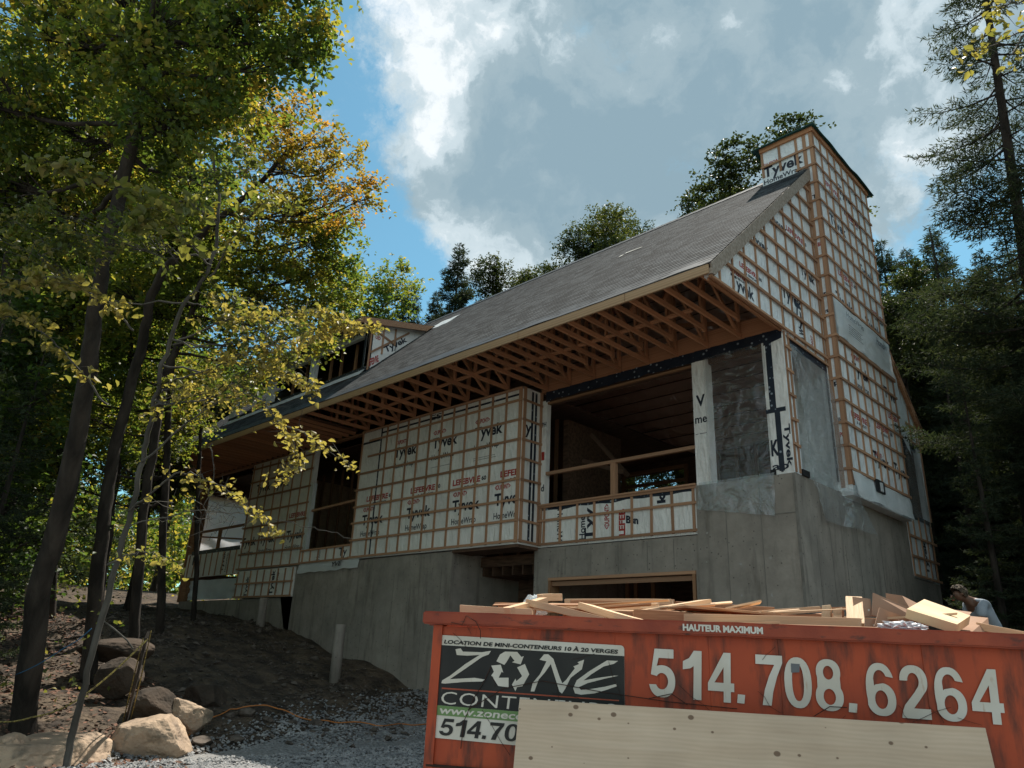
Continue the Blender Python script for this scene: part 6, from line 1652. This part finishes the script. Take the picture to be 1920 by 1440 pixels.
conifer('spruce_tree', 'tall leaning spruce with bare lower trunk filling the top right corner', b_, tpz.z - b_.z, 3.6, GRt, 203, lean=(tpz.x - b_.x, tpz.y - b_.y), dens=1.05, gap=.08, zmin=.30, n_tw=15, needle=.13, tint=.55)
wall = [(1690, 600, 27), (1720, 560, 31), (1785, 500, 29), (1835, 470, 33), (1880, 430, 25), (1930, 420, 29), (1980, 300, 26), (1760, 640, 22), (1850, 600, 20), (1905, 560, 18), (1960, 500, 19), (1810, 560, 36), (2060, 350, 22), (1700, 500, 40), (1900, 350, 40), (1640, 560, 44), (2150, 300, 24), (1800, 700, 17.5), (2010, 600, 15)]
for i, (u, v, d) in enumerate(wall):
    put_sp(s2 if i % 3 else s1, HS2 if i % 3 else HS1, u, v, d, 'dark conifer in the dense shaded stand right of the gable', GRt + ', dense stand')
for i in range(24):
    u, d = 1650 + i * 24, random.uniform(24, 50)
    put_sp(s2 if i % 2 else s1, HS2 if i % 2 else HS1, u, random.uniform(430, 640), d, 'dark conifer in the dense shaded stand right of the gable', GRt + ', dense stand')
GW = 'trees deep in the left woods'
for i in range(34):
    u = -330 + i * 24 + random.uniform(-10, 10); d = random.uniform(21, 50) if u < 330 else random.uniform(38, 60)
    v = random.uniform(180, 520) if u < 300 else random.uniform(640, 760)
    pr, hp = ((hw4, H4), (hw4, H4), (s2, HS2), (hw1, H1))[i % 4]
    if (spot(u, v, d)[0] - Vector((-27, 3, 0))).length < 8.5: continue
    put_hw(pr, hp, u, v, d, 'tree deep in the shaded woods on the left' if pr not in (s2,) else 'conifer deep in the shaded woods on the left', GW + (', conifers' if pr is s2 else ', broadleaf'))
for i, (u, v, d) in enumerate(((20, 560, 13.5), (-40, 430, 12.5), (90, 640, 15.5), (-120, 380, 13))):
    put_sp(s2, HS2, u, v, d, ['dark hemlock-like conifer behind the big left trunk', 'dark conifer cut by the left edge of the view', 'small dark conifer between the left trunks', 'outermost dark conifer beyond the left edge'][i], 'dark conifers at the left edge')
# low undergrowth, too dense to count
def bush(n, area, leaf, ls, tn, name, hmax=1.6):
    P = []
    while len(P) < n:
        x, y = random.uniform(*area[0]), random.uniform(*area[1])
        if fnoise(x * .5, y * .5, 8) < -.08 or (area[2] and not area[2](x, y)): continue
        c = Vector((x, y, T(x, y) + random.uniform(.1, hmax)))
        for _ in range(14): P.append((c.x + random.gauss(0, .25), c.y + random.gauss(0, .25), c.z + random.gauss(0, .15)))
    P = np.array(P); me = leaf_mesh(name, P, rng.uniform(.6, 1.3, len(P)) * ls, leaf, rng.normal(tn, .25, len(P)), up=.6); link(name, me, kind='stuff')
bush(26000, ((-42, -9), (-26, -4.5), lambda x, y: y < -6.8 - .1 * (x + 8) or x < -16 - random.random() * 3 or x < -26), 'beech_leaf', .10, .35, 'undergrowth', 2.2)
bush(26000, ((-75, -26), (-30, 14), None), 'maple_leaf', .2, .8, 'far_undergrowth', 5)
bush(16000, ((-30, 45), (12, 40), None), 'birch_leaf', .2, .2, 'rear_undergrowth', 4)
P = []
for _ in range(5200):
    a = random.uniform(math.radians(60), math.radians(215)); r_ = random.uniform(62, 95); x, y = r_ * math.cos(a), r_ * math.sin(a); hh = 9 + 5 * fnoise(a * 9, 2) + 3 * fnoise(a * 31, 5)
    c = (x, y, T(x, y) + random.uniform(0, hh))
    for _ in range(12): P.append((c[0] + random.gauss(0, 1.0), c[1] + random.gauss(0, 1.0), c[2] + random.gauss(0, .6)))
P = np.array(P); link('distant_forest', leaf_mesh('distant_forest', P, rng.uniform(.5, 1.2, len(P)), 'maple_leaf', rng.normal(.45, .2, len(P)), up=.4), kind='stuff')
# dead lower limbs and brush by the right-hand woods
# overhanging branch with yellow leaves at the top right
tree_from('aspen_tree', 'young tree outside the right edge whose yellow-green leaves hang into the top right corner', 'tree',
    [gp(2300, 7.5) - Vector((0, 0, .3)), A(2290, 800, 7.5), A(2240, 300, 7.4), A(2200, -100, 7.3)], .07, .02, px([(2220, 0, 120), (2280, -150, 140)], 7.4),
    'beech_leaf', .085, 30, 22, (.75, .15, .05), GRt, rich=True, seed=77, clump_r=.22, bark='bark_grey', up=.35,
    sprays=[([A(2225, 120, 7.3), A(2050, 40, 7.2), A(1930, 55, 7.1), A(1860, 85, 7.0), A(1810, 95, 7.0)], 75, .085, .8), ([A(2100, 20, 7.2), A(1980, -10, 7.1), A(1890, 10, 7.0), A(1860, 25, 7.0)], 60, .08, .8), ([A(1930, 55, 7.1), A(1900, 95, 7), A(1872, 130, 7)], 14, .08, .75)])
# twig tangle and long bare branch in front of the far opening
tb = MB()
for P in ([A(245, 985, 9.4), A(330, 965, 9.2), A(430, 960, 9.0), A(520, 975, 8.9), A(600, 992, 8.9), A(660, 1010, 8.8)], [A(395, 830, 9.2), A(398, 900, 9.2), A(380, 960, 9.2), A(372, 1040, 9.2)]):
    q = curve_pts(P, 6, .012); tb.tube(q, [.009 * (1 - .7 * i / len(q)) for i in range(len(q))], 5)
for k in range(70):
    u, v = random.gauss(392, 34), random.gauss(958, 22); a = A(u, v, 9.2 + random.gauss(0, .12)); q = a + Vector((random.gauss(0, .14), random.gauss(0, .14), random.gauss(-.02, .12)))
    tb.tube([a, a.lerp(q, .5) + Vector((0, 0, random.gauss(0, .03))), q], [.004, .003, .0015], 3)
tb.put('dead_branch', 'bark_grey', None, label='bare grey branch with a tangle of dead twigs in front of the far white sheet', cat='branch')
print('LEAVES', tot, 'objects', len(bpy.data.objects))
